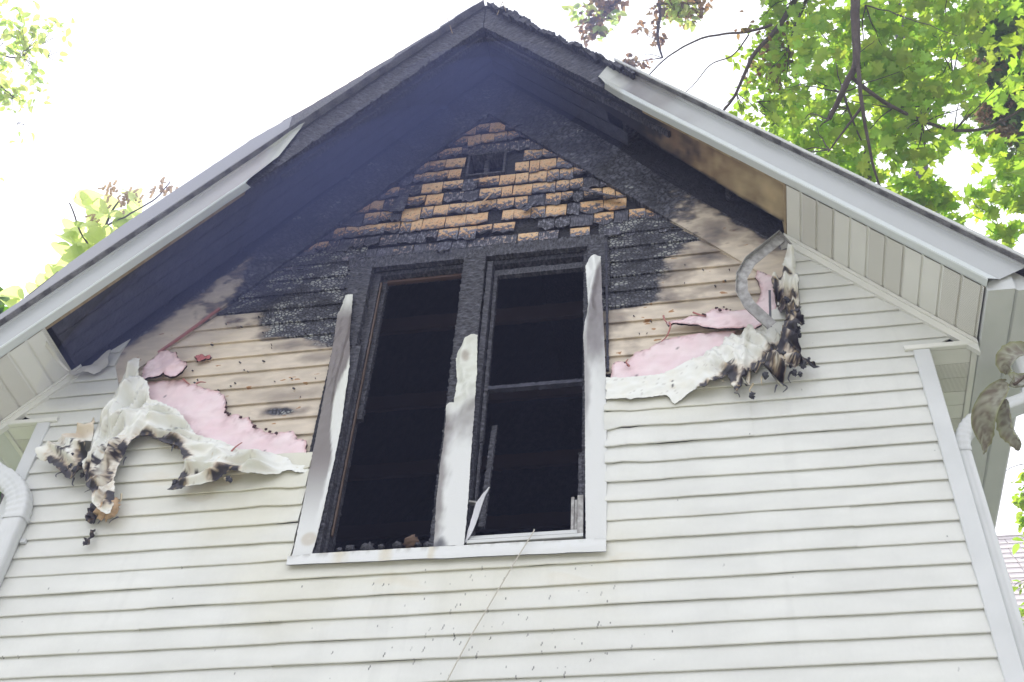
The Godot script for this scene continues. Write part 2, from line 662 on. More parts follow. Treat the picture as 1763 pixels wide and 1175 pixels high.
func stain_map() -> ImageTexture:
	var n1 := noise_bytes(31, SW, SH, 0.006)
	var n2 := noise_bytes(32, SW, SH, 0.03, false, 3.0)
	var n3 := noise_bytes(33, SW, SH, 0.1, false, 0.5, 2)
	var sn := FastNoiseLite.new()
	sn.seed = 34
	sn.frequency = 0.035
	var si := sn.get_image(SW, SH / 16, false, false, true)
	si.resize(SW, SH, Image.INTERPOLATE_CUBIC)
	si.convert(Image.FORMAT_L8)
	var n4 := si.get_data()
	var d := PackedByteArray()
	d.resize(SW * SH * 3)
	for j in SH:
		var y := SY1 - (j + 0.5) / SH * (SY1 - SY0)
		for i in SW:
			var x := SX0 + (i + 0.5) / SW * (SX1 - SX0)
			var at := j * SW + i
			var a := n1[at] / 127.5 - 1.0
			var b := n2[at] / 127.5 - 1.0
			var k := n3[at] / 127.5 - 1.0
			var streak := maxf(0.0, n4[at] / 127.5 - 1.15)
			var t := 0.965 + 0.025 * a + 0.02 * b + 0.008 * k - 0.04 * streak * (0.5 + a)
			# heat yellowing round the fire
			var near := maxf(smoothstep(1.0, 0.1, Vector2(x + 1.1, (y - 5.5) * 1.2).length() + a * 0.25), smoothstep(0.9, 0.1, Vector2(x - 1.1, (y - 6.0) * 1.5).length() + a * 0.25))
			near = maxf(near, 0.6 * smoothstep(0.5, 0.0, Vector2(maxf(0.0, absf(x) - 0.75), y - 4.75).length() + a * 0.2))
			var rub := maxf(0.0, smoothstep(0.3, 0.7, a * 0.6 + b * 0.7)) * near * 0.06
			d[at * 3] = clampi(int(248.0 * (t - rub)), 0, 255)
			d[at * 3 + 1] = clampi(int(248.0 * (t - rub * 1.5 - near * 0.012)), 0, 255)
			d[at * 3 + 2] = clampi(int(247.0 * (t - rub * 2.2 - near * 0.06)), 0, 255)
	var im := Image.create_from_data(SW, SH, false, Image.FORMAT_RGB8, d)
	# soot splashed and dripped below the window
	var r := RandomNumberGenerator.new()
	r.seed = 77
	for q in 150:
		var x := r.randfn(0.25, 0.38)
		var y := r.randfn(4.35, 0.24)
		if q > 110:
			x = r.randf_range(-2.2, 2.4)
			y = r.randf_range(3.6, 6.1)
		var l := int(absf(r.randfn(2.0, 2.0)))
		var dark := r.randf_range(0.18, 0.75)
		for s in l + 1:
			for wx in (2 if l > 6 else 1):
				var i := int((x - SX0) / (SX1 - SX0) * SW) + wx - int(s * 0.35)
				var j := int((SY1 - y) / (SY1 - SY0) * SH) + s
				if i < 0 or j < 0 or i >= SW or j >= SH: continue
				im.set_pixel(i, j, im.get_pixel(i, j).darkened(dark * (1.0 - 0.5 * absf(s / (l + 1.0) - 0.5))))
	return ImageTexture.create_from_image(im)


func shingle_atlas() -> ImageTexture:
	# sixteen faces of 96 pixels: 0-3 bare orange wood, 4-7 wood charred from its butt, 8-15 charred and grey
	var S := 96
	var im := Image.create(S * 4, S * 4, false, Image.FORMAT_RGB8)
	var n := FastNoiseLite.new()
	n.fractal_octaves = 3
	for v in 16:
		n.seed = 300 + v
		n.frequency = 1.0
		for j in S:
			for i in S:
				var u := i / float(S)
				var w := j / float(S)      # 0 at the top, 1 at the butt
				var a := n.get_noise_2d(u * 3.2, w * 3.2)
				var g := n.get_noise_2d(u * 15.0, w * 1.6 + 30.0)
				var k := n.get_noise_2d(u * 9.0 + 60.0, w * 8.0)
				var wood := Color(0.66, 0.38, 0.18).lerp(Color(0.76, 0.53, 0.30), clampf(0.6 + a * 1.2 - w * 0.4 + (v % 4) * 0.12, 0, 1)) * (0.95 + 0.2 * g)
				wood = wood.lerp(Color(0.22, 0.12, 0.07), clampf(smoothstep(-0.05, 0.75, a + 0.3 * g + w * 0.55 - 0.3 - 0.08 * (v % 3)), 0.0, 0.85))
				var tone := 0.6 + 0.2 * ((v * 7) % 5)
				var soot := Color(0.050, 0.050, 0.066) * tone * (0.9 + 0.9 * g + 0.3 * k)
				soot = soot.lerp(Color(0.30, 0.30, 0.36) * (0.6 + 0.2 * ((v * 3) % 4)), smoothstep(-0.25, 0.6, a * 1.2 + g * 0.9 - w * 0.15) * 0.75)
				soot = soot.lerp(Color(0.012, 0.012, 0.016), smoothstep(0.25, 0.45, absf(k) + 0.3 * absf(g)) * 0.6)
				var edge := minf(minf(u, 1.0 - u) * 9.0, 1.0)
				var f := 0.0
				if v < 4: f = maxf(smoothstep(0.60, 1.0, w + a * 0.35 + g * 0.08), smoothstep(0.24, 0.0, edge + k * 0.3)) * 0.95
				elif v < 8: f = maxf(smoothstep(0.22, 0.60, w + a * 0.7 + g * 0.15), smoothstep(0.7, 0.0, edge + k * 0.5))
				else: f = 1.0 - 0.7 * smoothstep(0.6, 0.9, 0.42 + a * 1.0 + g * 0.3 - w * 0.2) * (1.0 if v % 2 else 0.0)
				var c := wood.lerp(soot, clampf(f, 0, 1))
				for nail in [[0.3, 0.45], [0.68, 0.42]]:
					if v < 8 and Vector2(u - nail[0] - a * 0.1, (w - nail[1]) * 1.1).length() < 0.028: c = Color(0.02, 0.015, 0.015)
				c = Color(clampf(c.r, 0.008, 1), clampf(c.g, 0.008, 1), clampf(c.b, 0.009, 1))
				im.set_pixel((v % 4) * S + i, (v / 4) * S + j, c.linear_to_srgb())
	return ImageTexture.create_from_image(im)


func perf_tex() -> ImageTexture:
	var im := Image.create(96, 96, false, Image.FORMAT_RGB8)
	im.fill(Color(0.98, 0.98, 0.98))
	for a in 6:
		for b in 6:
			var cx := a * 16 + 8 + (8 if b % 2 else 0)
			var cy := b * 16 + 8
			for i in range(-4, 5):
				for j in range(-4, 5):
					if i * i + j * j < 17: im.set_pixel((cx + i + 96) % 96, (cy + j + 96) % 96, Color(0.42, 0.41, 0.37))
	return ImageTexture.create_from_image(im)


func make_materials() -> void:
	var maps := burn_maps()
	var m := mat(1, 1, 1, 0.62)
	m.albedo_texture = maps[0]
	m.normal_enabled = true
	m.normal_texture = maps[1]
	m.normal_scale = 1.0
	m.texture_repeat = false
	M.burn = m

	m = mat(0.75, 0.755, 0.705, 0.42)
	m.albedo_texture = stain_map()
	m.texture_repeat = false
	m.normal_enabled = true
	var vb := bump_tex(41, 0.02, 1.2)
	m.normal_texture = vb
	m.normal_scale = 0.25
	M.vinyl = m

	m = mat(0.65, 0.66, 0.645, 0.4)
	m.albedo_texture = noise_tex(42, 0.006, Color(0.93, 0.935, 0.935), Color(1, 1, 1))
	m.uv1_triplanar = true
	m.uv1_world_triplanar = true
	m.uv1_scale = Vector3(0.7, 0.7, 0.7)
	M.trim = m
	m = m.duplicate()
	m.albedo_color = srgb(0.79, 0.785, 0.72)
	M.soffit = m
	m = mat(0.80, 0.79, 0.72, 0.5)
	m.albedo_texture = perf_tex()
	m.uv1_scale = Vector3(26, 26, 1)
	M.perforated = m

	m = mat(1, 1, 1, 0.55)
	m.vertex_color_use_as_albedo = true
	m.normal_enabled = true
	m.normal_texture = bump_tex(43, 0.03, 2.0)
	m.uv1_triplanar = true
	m.uv1_scale = Vector3(4, 4, 4)
	m.normal_scale = 0.35
	M.painted = m
	m = m.duplicate()
	m.roughness = 0.30
	M.sheet = m

	m = mat(1, 1, 1, 0.55)
	m.albedo_texture = noise_tex(44, 0.03, srgb(0.008, 0.008, 0.010), srgb(0.15, 0.15, 0.18), 512, FastNoiseLite.TYPE_CELLULAR, 2)
	m.normal_enabled = true
	m.normal_texture = bump_tex(45, 0.06, 6.0, 512, FastNoiseLite.TYPE_CELLULAR)
	m.normal_scale = 0.9
	m.uv1_scale = Vector3(4.0, 1.6, 1)
	M.char = m
	m = m.duplicate()
	m.albedo_texture = noise_tex(46, 0.02, srgb(0.010, 0.010, 0.013), srgb(0.035, 0.034, 0.042))
	m.uv1_triplanar = true
	m.uv1_world_triplanar = true
	m.uv1_scale = Vector3(1.2, 1.2, 1.2)
	m.roughness = 0.85
	M.soot = m
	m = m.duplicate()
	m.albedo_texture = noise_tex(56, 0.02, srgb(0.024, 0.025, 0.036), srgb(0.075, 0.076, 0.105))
	M.glare_soot = m  # soot paled and blued, with lens glare put into its colour

	m = mat(1, 1, 1, 0.75)
	m.albedo_texture = noise_tex(47, 0.012, srgb(0.22, 0.155, 0.08), srgb(0.50, 0.40, 0.25))
	m.uv1_triplanar = true
	m.uv1_world_triplanar = true
	m.uv1_scale = Vector3(1.5, 5, 1.5)
	M.tan_wood = m
	m = mat(1, 1, 1, 0.6)
	m.albedo_texture = shingle_atlas()
	m.texture_repeat = false
	m.normal_enabled = true
	m.normal_texture = bump_tex(48, 0.012, 4.0)
	m.normal_scale = 0.35
	M.shingle = m

	m = mat(1, 1, 1, 0.9)
	m.albedo_texture = noise_tex(49, 0.05, srgb(0.10, 0.10, 0.105), srgb(0.26, 0.25, 0.25))
	m.uv1_triplanar = true
	m.uv1_world_triplanar = true
	m.uv1_scale = Vector3(2, 2, 2)
	M.roofing = m
	m = m.duplicate()
	m.albedo_texture = noise_tex(50, 0.04, srgb(0.60, 0.54, 0.53), srgb(0.74, 0.68, 0.67))
	M.far_roofing = m
	m = mat(0.50, 0.50, 0.485, 0.4, 0.2)
	m.albedo_texture = noise_tex(51, 0.02, Color(0.62, 0.6, 0.58), Color(1, 1, 1))
	m.uv1_triplanar = true
	m.uv1_world_triplanar = true
	m.uv1_scale = Vector3(2, 2, 2)
	M.metal = m

	m = mat(1, 1, 1, 0.9)
	m.albedo_texture = noise_tex(52, 0.02, srgb(0.06, 0.047, 0.040), srgb(0.16, 0.13, 0.115))
	m.uv1_triplanar = true
	m.uv1_scale = Vector3(1, 1, 1)
	m.normal_enabled = true
	m.normal_texture = bump_tex(53, 0.05, 5.0)
	M.bark = m
	M.brown_char = mat(0.045, 0.028, 0.024, 0.8)
	M.drip = mat(0.36, 0.36, 0.385, 0.5)
	m = mat(1, 1, 1, 0.95)
	m.albedo_texture = noise_tex(54, 0.02, srgb(0.06, 0.09, 0.03), srgb(0.13, 0.16, 0.06))
	m.uv1_triplanar = true
	m.uv1_world_triplanar = true
	M.lawn = m
	m = mat(1, 1, 1, 0.9)
	m.albedo_texture = noise_tex(55, 0.03, srgb(0.36, 0.35, 0.33), srgb(0.48, 0.46, 0.43))
	m.uv1_triplanar = true
	m.uv1_world_triplanar = true
	M.concrete = m
	M.cord = mat(0.5, 0.47, 0.40, 0.8)
	for k in [["leaf", 0.49, 0.68, 0.15, 0.95, 1.0, 0.5], ["pale_leaf", 0.62, 0.74, 0.30, 0.95, 1.0, 0.8], ["dark_leaf", 0.26, 0.36, 0.14, 0.8, 0.9, 0.5], ["catalpa_leaf", 0.13, 0.28, 0.008, 0.9, 1.0, 0.4], ["dry_leaf", 0.36, 0.26, 0.17, 0.95, 0.85, 0.7]]:  # pale_leaf has overexposed sunlight put into its colour
		m = mat(k[1], k[2], k[3], 0.5)
		m.vertex_color_use_as_albedo = true
		m.backlight_enabled = true
		m.backlight = srgb(k[4], k[5], k[6])
		M[k[0]] = m


# ------------------------------------------------------------------ setting
func build_ground() -> void:
	var st := begin()
	box(st, Vector3(-150, -0.3, -150), Vector3(150, 0.0, 150))
	var g := put("ground", st.commit(), M.lawn, self)
	tag(g, "mown lawn round the house", "", "", "structure")
	st = begin()
	box(st, Vector3(-6, 0.004, 1.2), Vector3(9, 0.05, 14))  # unseen paving, added to bounce light up under the eaves
	var p := put("bounce_pavement", st.commit(), M.concrete, self)
	tag(p, "unseen pale concrete paving added in front of the gable to bounce light", "", "", "structure")


# ------------------------------------------------------------------ shell of the house
func build_shell() -> void:
	# framed gable wall with its openings, charred inside
	var top := func(x: float) -> float: return 9.30 - PITCH * absf(x)
	var pieces := [
		[-2.37, 0.0, 2.37, 4.76],
		[-2.37, 4.76, -0.70, 5.9], [0.76, 4.76, 2.37, 5.9]]
	var st := begin()
	for q in pieces:
		prism(st, PackedVector2Array([Vector2(q[0], q[1]), Vector2(q[2], q[1]), Vector2(q[2], q[3]), Vector2(q[0], q[3])]), -0.15, -0.048)
	prism(st, PackedVector2Array([Vector2(-2.37, 5.9), Vector2(-0.70, 5.9), Vector2(-0.70, top.call(0.70)), Vector2(-2.37, top.call(2.37))]), -0.15, -0.048)
	prism(st, PackedVector2Array([Vector2(0.76, 5.9), Vector2(2.37, 5.9), Vector2(2.37, top.call(2.37)), Vector2(0.76, top.call(0.76))]), -0.15, -0.048)
	prism(st, PackedVector2Array([Vector2(-0.70, 7.0), Vector2(0.76, 7.0), Vector2(0.76, 7.866), Vector2(-0.70, 7.866)]), -0.15, -0.048)
	prism(st, PackedVector2Array([Vector2(-0.70, 7.866), Vector2(-0.106, 7.866), Vector2(-0.106, 8.085), Vector2(-0.70, 8.085)]), -0.15, -0.048)
	prism(st, PackedVector2Array([Vector2(0.138, 7.866), Vector2(0.76, 7.866), Vector2(0.76, 8.085), Vector2(0.138, 8.085)]), -0.15, -0.048)
	prism(st, PackedVector2Array([Vector2(-0.70, 8.085), Vector2(0.76, 8.085), Vector2(0.76, top.call(0.76)), Vector2(0, 9.30), Vector2(-0.70, top.call(0.70))]), -0.15, -0.048)
	put("gable_wall", st.commit(), M.soot)
	for s in [-1.0, 1.0]:
		st = begin()
		box(st, Vector3(minf(s * 2.37, s * 2.25), 0.0, -8.0), Vector3(maxf(s * 2.37, s * 2.25), 5.95, -0.152))
		put("side_wall", st.commit(), M.soot)
		st = begin()
		for k in 50:
			var y := 0.12 + k * COURSE
			solid(st, [Vector3(s * 2.372, y, -8), Vector3(s * 2.372, y, -0.08), Vector3(s * 2.372, y + COURSE + 0.006, -8), Vector3(s * 2.372, y + COURSE + 0.006, -0.08), Vector3(s * 2.386, y, -8), Vector3(s * 2.386, y, -0.08), Vector3(s * 2.375, y + COURSE + 0.006, -8), Vector3(s * 2.375, y + COURSE + 0.006, -0.08)])
		var sd := put("side_siding", st.commit(), M.soffit)
		sd.set_meta("kind", "stuff")
	st = begin()
	prism(st, PackedVector2Array([Vector2(-2.37, 0), Vector2(2.37, 0), Vector2(2.37, 6.5), Vector2(0, 9.28), Vector2(-2.37, 6.5)]), -8.12, -8.002)
	put("back_wall", st.commit(), M.soffit)
	st = begin()
	box(st, Vector3(-2.249, 4.2, -8), Vector3(2.249, 4.3, -0.152))
	put("attic_floor", st.commit(), M.soot)
	st = begin()
	box(st, Vector3(-2.249, 4.3, -3.6), Vector3(2.249, 9.0, -3.5))
	put("inner_wall", st.commit(), M.soot)
	for k in 7:
		put("stud", timber(corners(Vector3(-1.9 + k * 0.62, 4.3, -3.5), Vector3(-1.86 + k * 0.62, 7.2, -3.41)), 0.06, 0.01), M.soot)
	for k in 4:
		put("collar_beam", timber(corners(Vector3(-2.0, 7.15, -0.75 - k * 0.75), Vector3(2.0, 7.29, -0.71 - k * 0.75), 0), 0.05, 0.01), M.brown_char)


func build_roof() -> void:
	# deck, then layers of roofing; the left slope carries two layers that the heat has lifted
	for s in [-1.0, 1.0]:
		var slope := Node3D.new()
		slope.name = numbered("roof_slope", house)
		house.add_child(slope, true)
		var n := 9
		var st := begin()
		for k in n:
			var xa: float = 2.92 * k / n * s
			var xb: float = 2.92 * (k + 1) / n * s
			var a := 9.335 - PITCH * absf(xa)
			var b := 9.335 - PITCH * absf(xb)
			solid(st, [Vector3(xa, a, -8.3), Vector3(xb, b, -8.3), Vector3(xa, a + 0.028, -8.3), Vector3(xb, b + 0.028, -8.3), Vector3(xa, a, 0.392), Vector3(xb, b, 0.392), Vector3(xa, a + 0.028, 0.392), Vector3(xb, b + 0.028, 0.392)])
		put("roof_deck", st.commit(), M.soot, slope)
		# roofing courses, each a strip along the eave direction
		st = begin()
		var courses := 31
		for k in courses:
			var xa: float = 2.95 - k * 0.098
			var xb: float = xa - 0.135
			if xb < 0.01: xb = 0.01
			var h0 := roof_top(s * xa)
			var h1 := roof_top(s * xb)
			var jit := rng.randf_range(-0.004, 0.004)
			var z := 0.445 + jit
			if s > 0 and xa < 1.0: z = 0.418 + rng.randf_range(-0.03, 0.02)
			var y0: float = h0 - PITCH * xa
			var y1: float = h1 - PITCH * xb - 0.012
			var under0: float = 9.366 - PITCH * xa
			var under1: float = 9.366 - PITCH * xb
			solid(st, [Vector3(s * xa, under0, -8.32), Vector3(s * xb, under1, -8.32), Vector3(s * xa, y0, -8.32), Vector3(s * xb, y1, -8.32), Vector3(s * xa, under0, z), Vector3(s * xb, under1, z), Vector3(s * xa, y0, z), Vector3(s * xb, y1, z)])
		var rs := put("roofing", st.commit(), M.roofing, slope)
		rs.set_meta("kind", "stuff")
	for s in [-1.0, 1.0]:
		var st := begin()
		var xa := 0.93 if s > 0 else 1.22
		for i in 24:
			var x0 := lerpf(xa, 2.94, i / 24.0)
			var x1 := lerpf(xa, 2.94, (i + 1) / 24.0)
			var c := []
			for q in 8:
				var x := x1 if q & 1 else x0
				c.append(Vector3(s * x, (maxf(roof_top(s * x) - 0.028, 9.392) if q & 2 else 9.374) - PITCH * x, (0.456 - (0.0 if q & 2 else 0.006)) if q & 4 else 0.440))
			solid(st, c)
		put("drip_edge", st.commit(), M.trim if s > 0 else M.drip)
	# burnt crust of roofing along the bare right rake
	for k in 26:
		var x := 0.05 + k * 0.038
		var h: float = rng.randf_range(0.02, 0.05) * (1.6 if x > 0.16 and x < 0.34 else 1.0)
		var c := bar(Vector3(x, 9.345 - PITCH * x, 0.40 + rng.randf_range(-0.02, 0.03)), Vector3(x + 0.055, 9.345 + rng.randf_range(-0.02, 0.012) - PITCH * (x + 0.055), 0.40 + rng.randf_range(-0.02, 0.03)), h, 0.07, Vector3(0.75, 0.65, 0))
		put("burnt_roofing", timber(c, 0.012, 0.008), M.char)
	for p in [[-0.22, 0.4, -0.07, 0.20], [0.10, 0.42, 0.075, -0.19]]:
		var st := begin()
		tube(st, [Vector3(p[0], 9.36 - PITCH * absf(p[0]) - 0.1, p[1]), Vector3(p[0] + p[2] * 0.5, 9.36 - PITCH * absf(p[0]) + 0.03, p[1] + 0.03), Vector3(p[0] + p[2], 9.36 - PITCH * absf(p[0]) + p[3] * 0.8, p[1] + 0.05)], [0.004, 0.003, 0.002], 6)
		put("roof_splinter", st.commit(), M.tan_wood)


func roof_top(x: float) -> float:
	if x < 0: return along([-2.95, 9.45, -2.45, 9.46, -2.43, 9.525, -2.08, 9.57, -1.44, 9.58, -1.2, 9.52, -0.52, 9.41, 0.0, 9.375], x)
	return along([0.0, 9.37, 0.1, 9.37, 1.0, 9.375, 1.5, 9.405, 2.95, 9.41], x)


# ------------------------------------------------------------------ vinyl siding
func hole_left(y: float) -> float:
	return along([5.40, -1.0, 5.55, -1.45, 5.7, -1.72, 5.9, -1.93, 6.1, -2.03, 6.3, -2.12], y)


func hole_right(y: float) -> float:
	return along([5.85, 1.2, 5.95, 1.42, 6.1, 1.58, 6.3, 1.74, 6.6, 1.83, 6.9, 1.87], y)


func spans(y: float, k: int) -> Array:
	var w := 2.38 if y < 5.86 else minf(2.70, (8.965 - y) / PITCH)
	var l := [-w, w]
	var out := []
	if k >= 1:
		var le := -0.74
		var re := 0.80
		if k >= 7: le = hole_left(y)
		if k >= 10: re = hole_right(y)
		out = [[l[0], le], [re, l[1]]]
	else: out = [l]
	return out


func lap(st: SurfaceTool, k: int, xl0: float, xr0: float, xl1: float, xr1: float, proud: float) -> void:
	var y0 := SILL + k * COURSE
	var rows := [[0.006, 0.001], [0.0, 0.0145], [0.004, 0.0170], [0.014, 0.0170], [0.05, 0.0125], [0.09, 0.0078], [COURSE + 0.006, 0.0035]]
	var nx := clampi(ceili((xr0 - xl0) / 0.045), 2, 120)
	var grid := []
	for r in rows:
		var line := []
		var v: float = r[0] / COURSE
		for i in nx + 1:
			var u := float(i) / nx
			var x := lerpf(lerpf(xl0, xl1, v), lerpf(xr0, xr1, v), u)
			var y: float = y0 + r[0]
			var dx := maxf(0.0, absf(x - 0.03) - 0.78)
			var dy := maxf(0.0, absf(y - 5.8) - 0.5)
			var heat := exp(-(dx + dy) / 0.28)
			var wy := heat * 0.020 * wob.get_noise_2d(x * 2.2, k * 3.3) + 0.0035 * wob.get_noise_2d(x * 1.3 + 50.0, k * 7.7)
			var wz := heat * 0.022 * (0.4 + wob.get_noise_2d(x * 5.0, y * 3.0 + 20.0)) + 0.003 * wob.get_noise_2d(x * 1.7, y * 6.0) * v
			line.append(Vector3(x, y + wy, r[1] + proud + maxf(-0.002, wz)))
		grid.append(line)
	for a in rows.size() - 1:
		st.set_smooth_group(a if a < 2 else 3)
		for i in nx:
			var q := [grid[a][i], grid[a][i + 1], grid[a + 1][i + 1], grid[a + 1][i]]
			for e in [0, 2, 1, 0, 3, 2]:
				st.set_uv(Vector2((q[e].x - SX0) / (SX1 - SX0), (SY1 - q[e].y) / (SY1 - SY0)))
				st.add_vertex(q[e])
	# end returns
	for i in [0, nx]:
		st.set_smooth_group(-1)
		for a in range(1, rows.size() - 1):
			var p: Vector3 = grid[a][i]
			var q: Vector3 = grid[a + 1][i]
			for e in [p, q, Vector3(q.x, q.y, 0.0005), p, Vector3(q.x, q.y, 0.0005), Vector3(p.x, p.y, 0.0005)]:
				st.set_uv(Vector2((e.x - SX0) / (SX1 - SX0), (SY1 - e.y) / (SY1 - SY0)))
				st.add_vertex(e)


func build_siding() -> void:
	var joints := {0: 1.92, 3: 1.534, -1: -1.42, -2: -0.711, -3: -0.017, -4: 1.1, -5: -1.6, -6: 0.6, -8: -0.9, -10: 1.4, -12: 0.1}
	for p in range(-20, 10):
		var cuts: Array = [joints[p]] if joints.has(p) else []
		var halves := {}
		for k in [2 * p, 2 * p + 1]:
			var y: float = SILL + k * COURSE
			var lo := spans(y, k)
			var hi := spans(y + COURSE, k)
			for i in lo.size():
				var key := "left" if lo[i][1] < 0.0 else "right"
				if lo.size() == 1: key = "whole"
				var a: Array = [lo[i][0], lo[i][1], hi[i][0], hi[i][1]]
				if a[1] - a[0] < 0.05: continue
				a[3] = maxf(a[3], a[2] + 0.005)
				var cut := 99.0
				for c in cuts:
					if c > a[0] + 0.1 and c < a[1] - 0.1: cut = c
				if cut > 50:
					if not halves.has(key): halves[key] = begin()
					lap(halves[key], k, a[0], a[1], a[2], a[3], 0.0)
				else:
					if not halves.has(key + "a"): halves[key + "a"] = begin()
					if not halves.has(key + "b"): halves[key + "b"] = begin()
					var first: bool = p in [0, 3]
					lap(halves[key + "a"], k, a[0], cut + (0.0 if not first else 0.0), a[2], cut, 0.0035 if first else 0.0)
					lap(halves[key + "b"], k, cut - 0.002, a[1], cut - 0.002, a[3], 0.0 if first else 0.0035)
		for key in halves:
			halves[key].generate_normals()
			put("siding_panel", halves[key].commit(), M.vinyl)


# ------------------------------------------------------------------ old wooden clapboards behind the siding
func build_clapboards() -> void:
	for side in 2:
		for k in range(-8, 5):
			var y: float = 6.57 + 0.1305 * k
			if side == 1 and y < 5.85: continue
			var edge: float = (8.62 - y) / PITCH
			var edge1: float = (8.62 - y - 0.13) / PITCH
			var a := Vector2(-minf(edge, 2.2), -0.70) if side == 0 else Vector2(0.77, minf(edge, 2.1))
			var b := Vector2(-minf(edge1, 2.2), -0.70) if side == 0 else Vector2(0.77, minf(edge1, 2.1))
			var st := begin()
			var rows := [[0.004, -0.028], [0.0, -0.014], [0.003, -0.012], [0.03, -0.0145], [0.06, -0.018], [0.1, -0.0235], [0.137, -0.027]]
			var nx := ceili((a.y - a.x) / 0.02)
			var grid := []
			for r in rows:
				var line := []
				for i in nx + 1:
					var v: float = r[0] / 0.1305
					var x := lerpf(lerpf(a.x, b.x, v), lerpf(a.y, b.y, v), float(i) / nx)
					var yy: float = y + r[0]
					var f := char_amount(x, yy, 0.3 * wob.get_noise_2d(x * 6, yy * 6)).x
					var z: float = r[1] + (-0.005 * f * (0.6 + wob.get_noise_2d(x * 30, yy * 60)) if r[1] > -0.026 else 0.0)
					yy += f * 0.006 * wob.get_noise_2d(x * 25, k * 9.0) + 0.003 * wob.get_noise_2d(x * 1.5, k * 5.0)
					line.append(Vector3(x, yy, z))
				grid.append(line)
			for q in rows.size() - 1:
				st.set_smooth_group(q if q < 2 else 3)
				for i in nx:
					var w := [grid[q][i], grid[q][i + 1], grid[q + 1][i + 1], grid[q + 1][i]]
					for e in [0, 2, 1, 0, 3, 2]:
						st.set_uv(burn_uv(w[e].x, w[e].y))
						st.add_vertex(w[e])
			st.generate_normals()
			st.generate_tangents()
			put("clapboard", st.commit(), M.burn)
	# nails, knots and splinters stuck in the bare boards
	var st := begin()
	for i in 70:
		var left := i % 2 == 0
		var x := rng.randf_range(-1.75, -0.8) if left else rng.randf_range(0.9, 1.75)
		var y := rng.randf_range(5.85, 6.75)
		if y + PITCH * absf(x) > 8.5: continue
		var s := rng.randf_range(0.004, 0.010)
		solid(st, bar(Vector3(x, y, -0.02), Vector3(x + rng.randf_range(-0.006, 0.006), y - s, -0.002), s * 0.8, s * 0.7, Vector3.RIGHT))
	var bits := put("nail_stubs", st.commit(), M.char)
	bits.set_meta("kind", "stuff")


func build_friezes() -> void:
	for s in [-1.0, 1.0]:
		# rake board on the wall: bottom edge on 8.545, top at the deck
		var st := begin()
		var nu := 300
		var nv := 44
		var grid := []
		var low := [8.545, 8.548]
		for i in nu + 1:
			var line := []
			var x: float = s * lerpf(0.0, 2.35, float(i) / nu)
			for j in nv + 1:
				var v := float(j) / nv
				var c: float = lerpf(8.55, along([0.0, 9.05, 0.9, 9.0, 1.2, 8.935, 2.4, 8.93] if s > 0 else [0.0, 9.055, 1.2, 9.05, 1.55, 8.95, 2.4, 8.935], absf(x)) + 0.010 * wob.get_noise_2d(x * 14.0, s * 3.0), v)
				var y: float = c - PITCH * absf(x)
				var f := char_amount(x, y, 0.5 * wob.get_noise_2d(x * 5, y * 5)).x
				var u: float = (absf(x) * 0.653 - y * 0.757)
				var h: float = smoothstep(-0.95, -0.5, cells.get_noise_2d(u * 46.0, v * 9.0 + s * 40.0)) - 1.0
				var z := 0.0 + f * (0.0055 * h + 0.004 * wob.get_noise_2d(u * 12, v * 9))
				if j == 0: y += f * 0.008 * wob.get_noise_2d(u * 30, s)
				line.append(Vector3(x, y, z))
			grid.append(line)
		st.set_smooth_group(0)
		for i in nu:
			for j in nv:
				var w := [grid[i][j], grid[i + 1][j], grid[i + 1][j + 1], grid[i][j + 1]]
				for e in ([0, 2, 1, 0, 3, 2] if s > 0 else [0, 1, 2, 0, 2, 3]):
					st.set_uv(burn_uv(w[e].x, w[e].y))
					st.add_vertex(w[e])
		st.set_smooth_group(3)
		for i in nu:
			var a: Vector3 = grid[i][nv]
			var b: Vector3 = grid[i + 1][nv]
			var w := [a, Vector3(a.x, a.y - 0.004, -0.046), Vector3(b.x, b.y - 0.004, -0.046), b]
			for e in ([0, 1, 2, 0, 2, 3] if s > 0 else [0, 2, 1, 0, 3, 2]):
				st.set_uv(burn_uv(w[e].x, w[e].y))
				st.add_vertex(w[e])
		# underside
		st.set_smooth_group(1)
		for i in nu:
			var a: Vector3 = grid[i][0]
			var b: Vector3 = grid[i + 1][0]
			var c := Vector3(b.x, b.y + 0.003, -0.046)
			var d := Vector3(a.x, a.y + 0.003, -0.046)
			var w := [a, b, c, d]
			for e in ([0, 1, 2, 0, 2, 3] if s > 0 else [0, 2, 1, 0, 3, 2]):
				st.set_uv(burn_uv(w[e].x, w[e].y + 0.004))
				st.add_vertex(w[e])
		st.generate_normals()
		st.generate_tangents()
		put("frieze_board", st.commit(), M.burn)
	# edge of foam sheathing that still shows under the left rake board
	var o := poly3([-1.87, 6.385, 0.006, -1.743, 6.523, 0.006, -1.635, 6.647, 0.006, -1.566, 6.73, 0.006])
	var st := begin()
	for i in o.size() - 1: solid(st, bar(o[i], o[i + 1], 0.016, 0.012, Vector3(0.65, 0.76, 0)))
	put("foam_edge", st.commit(), M.foam_edge if M.has("foam_edge") else mat(0.40, 0.16, 0.14, 0.7))


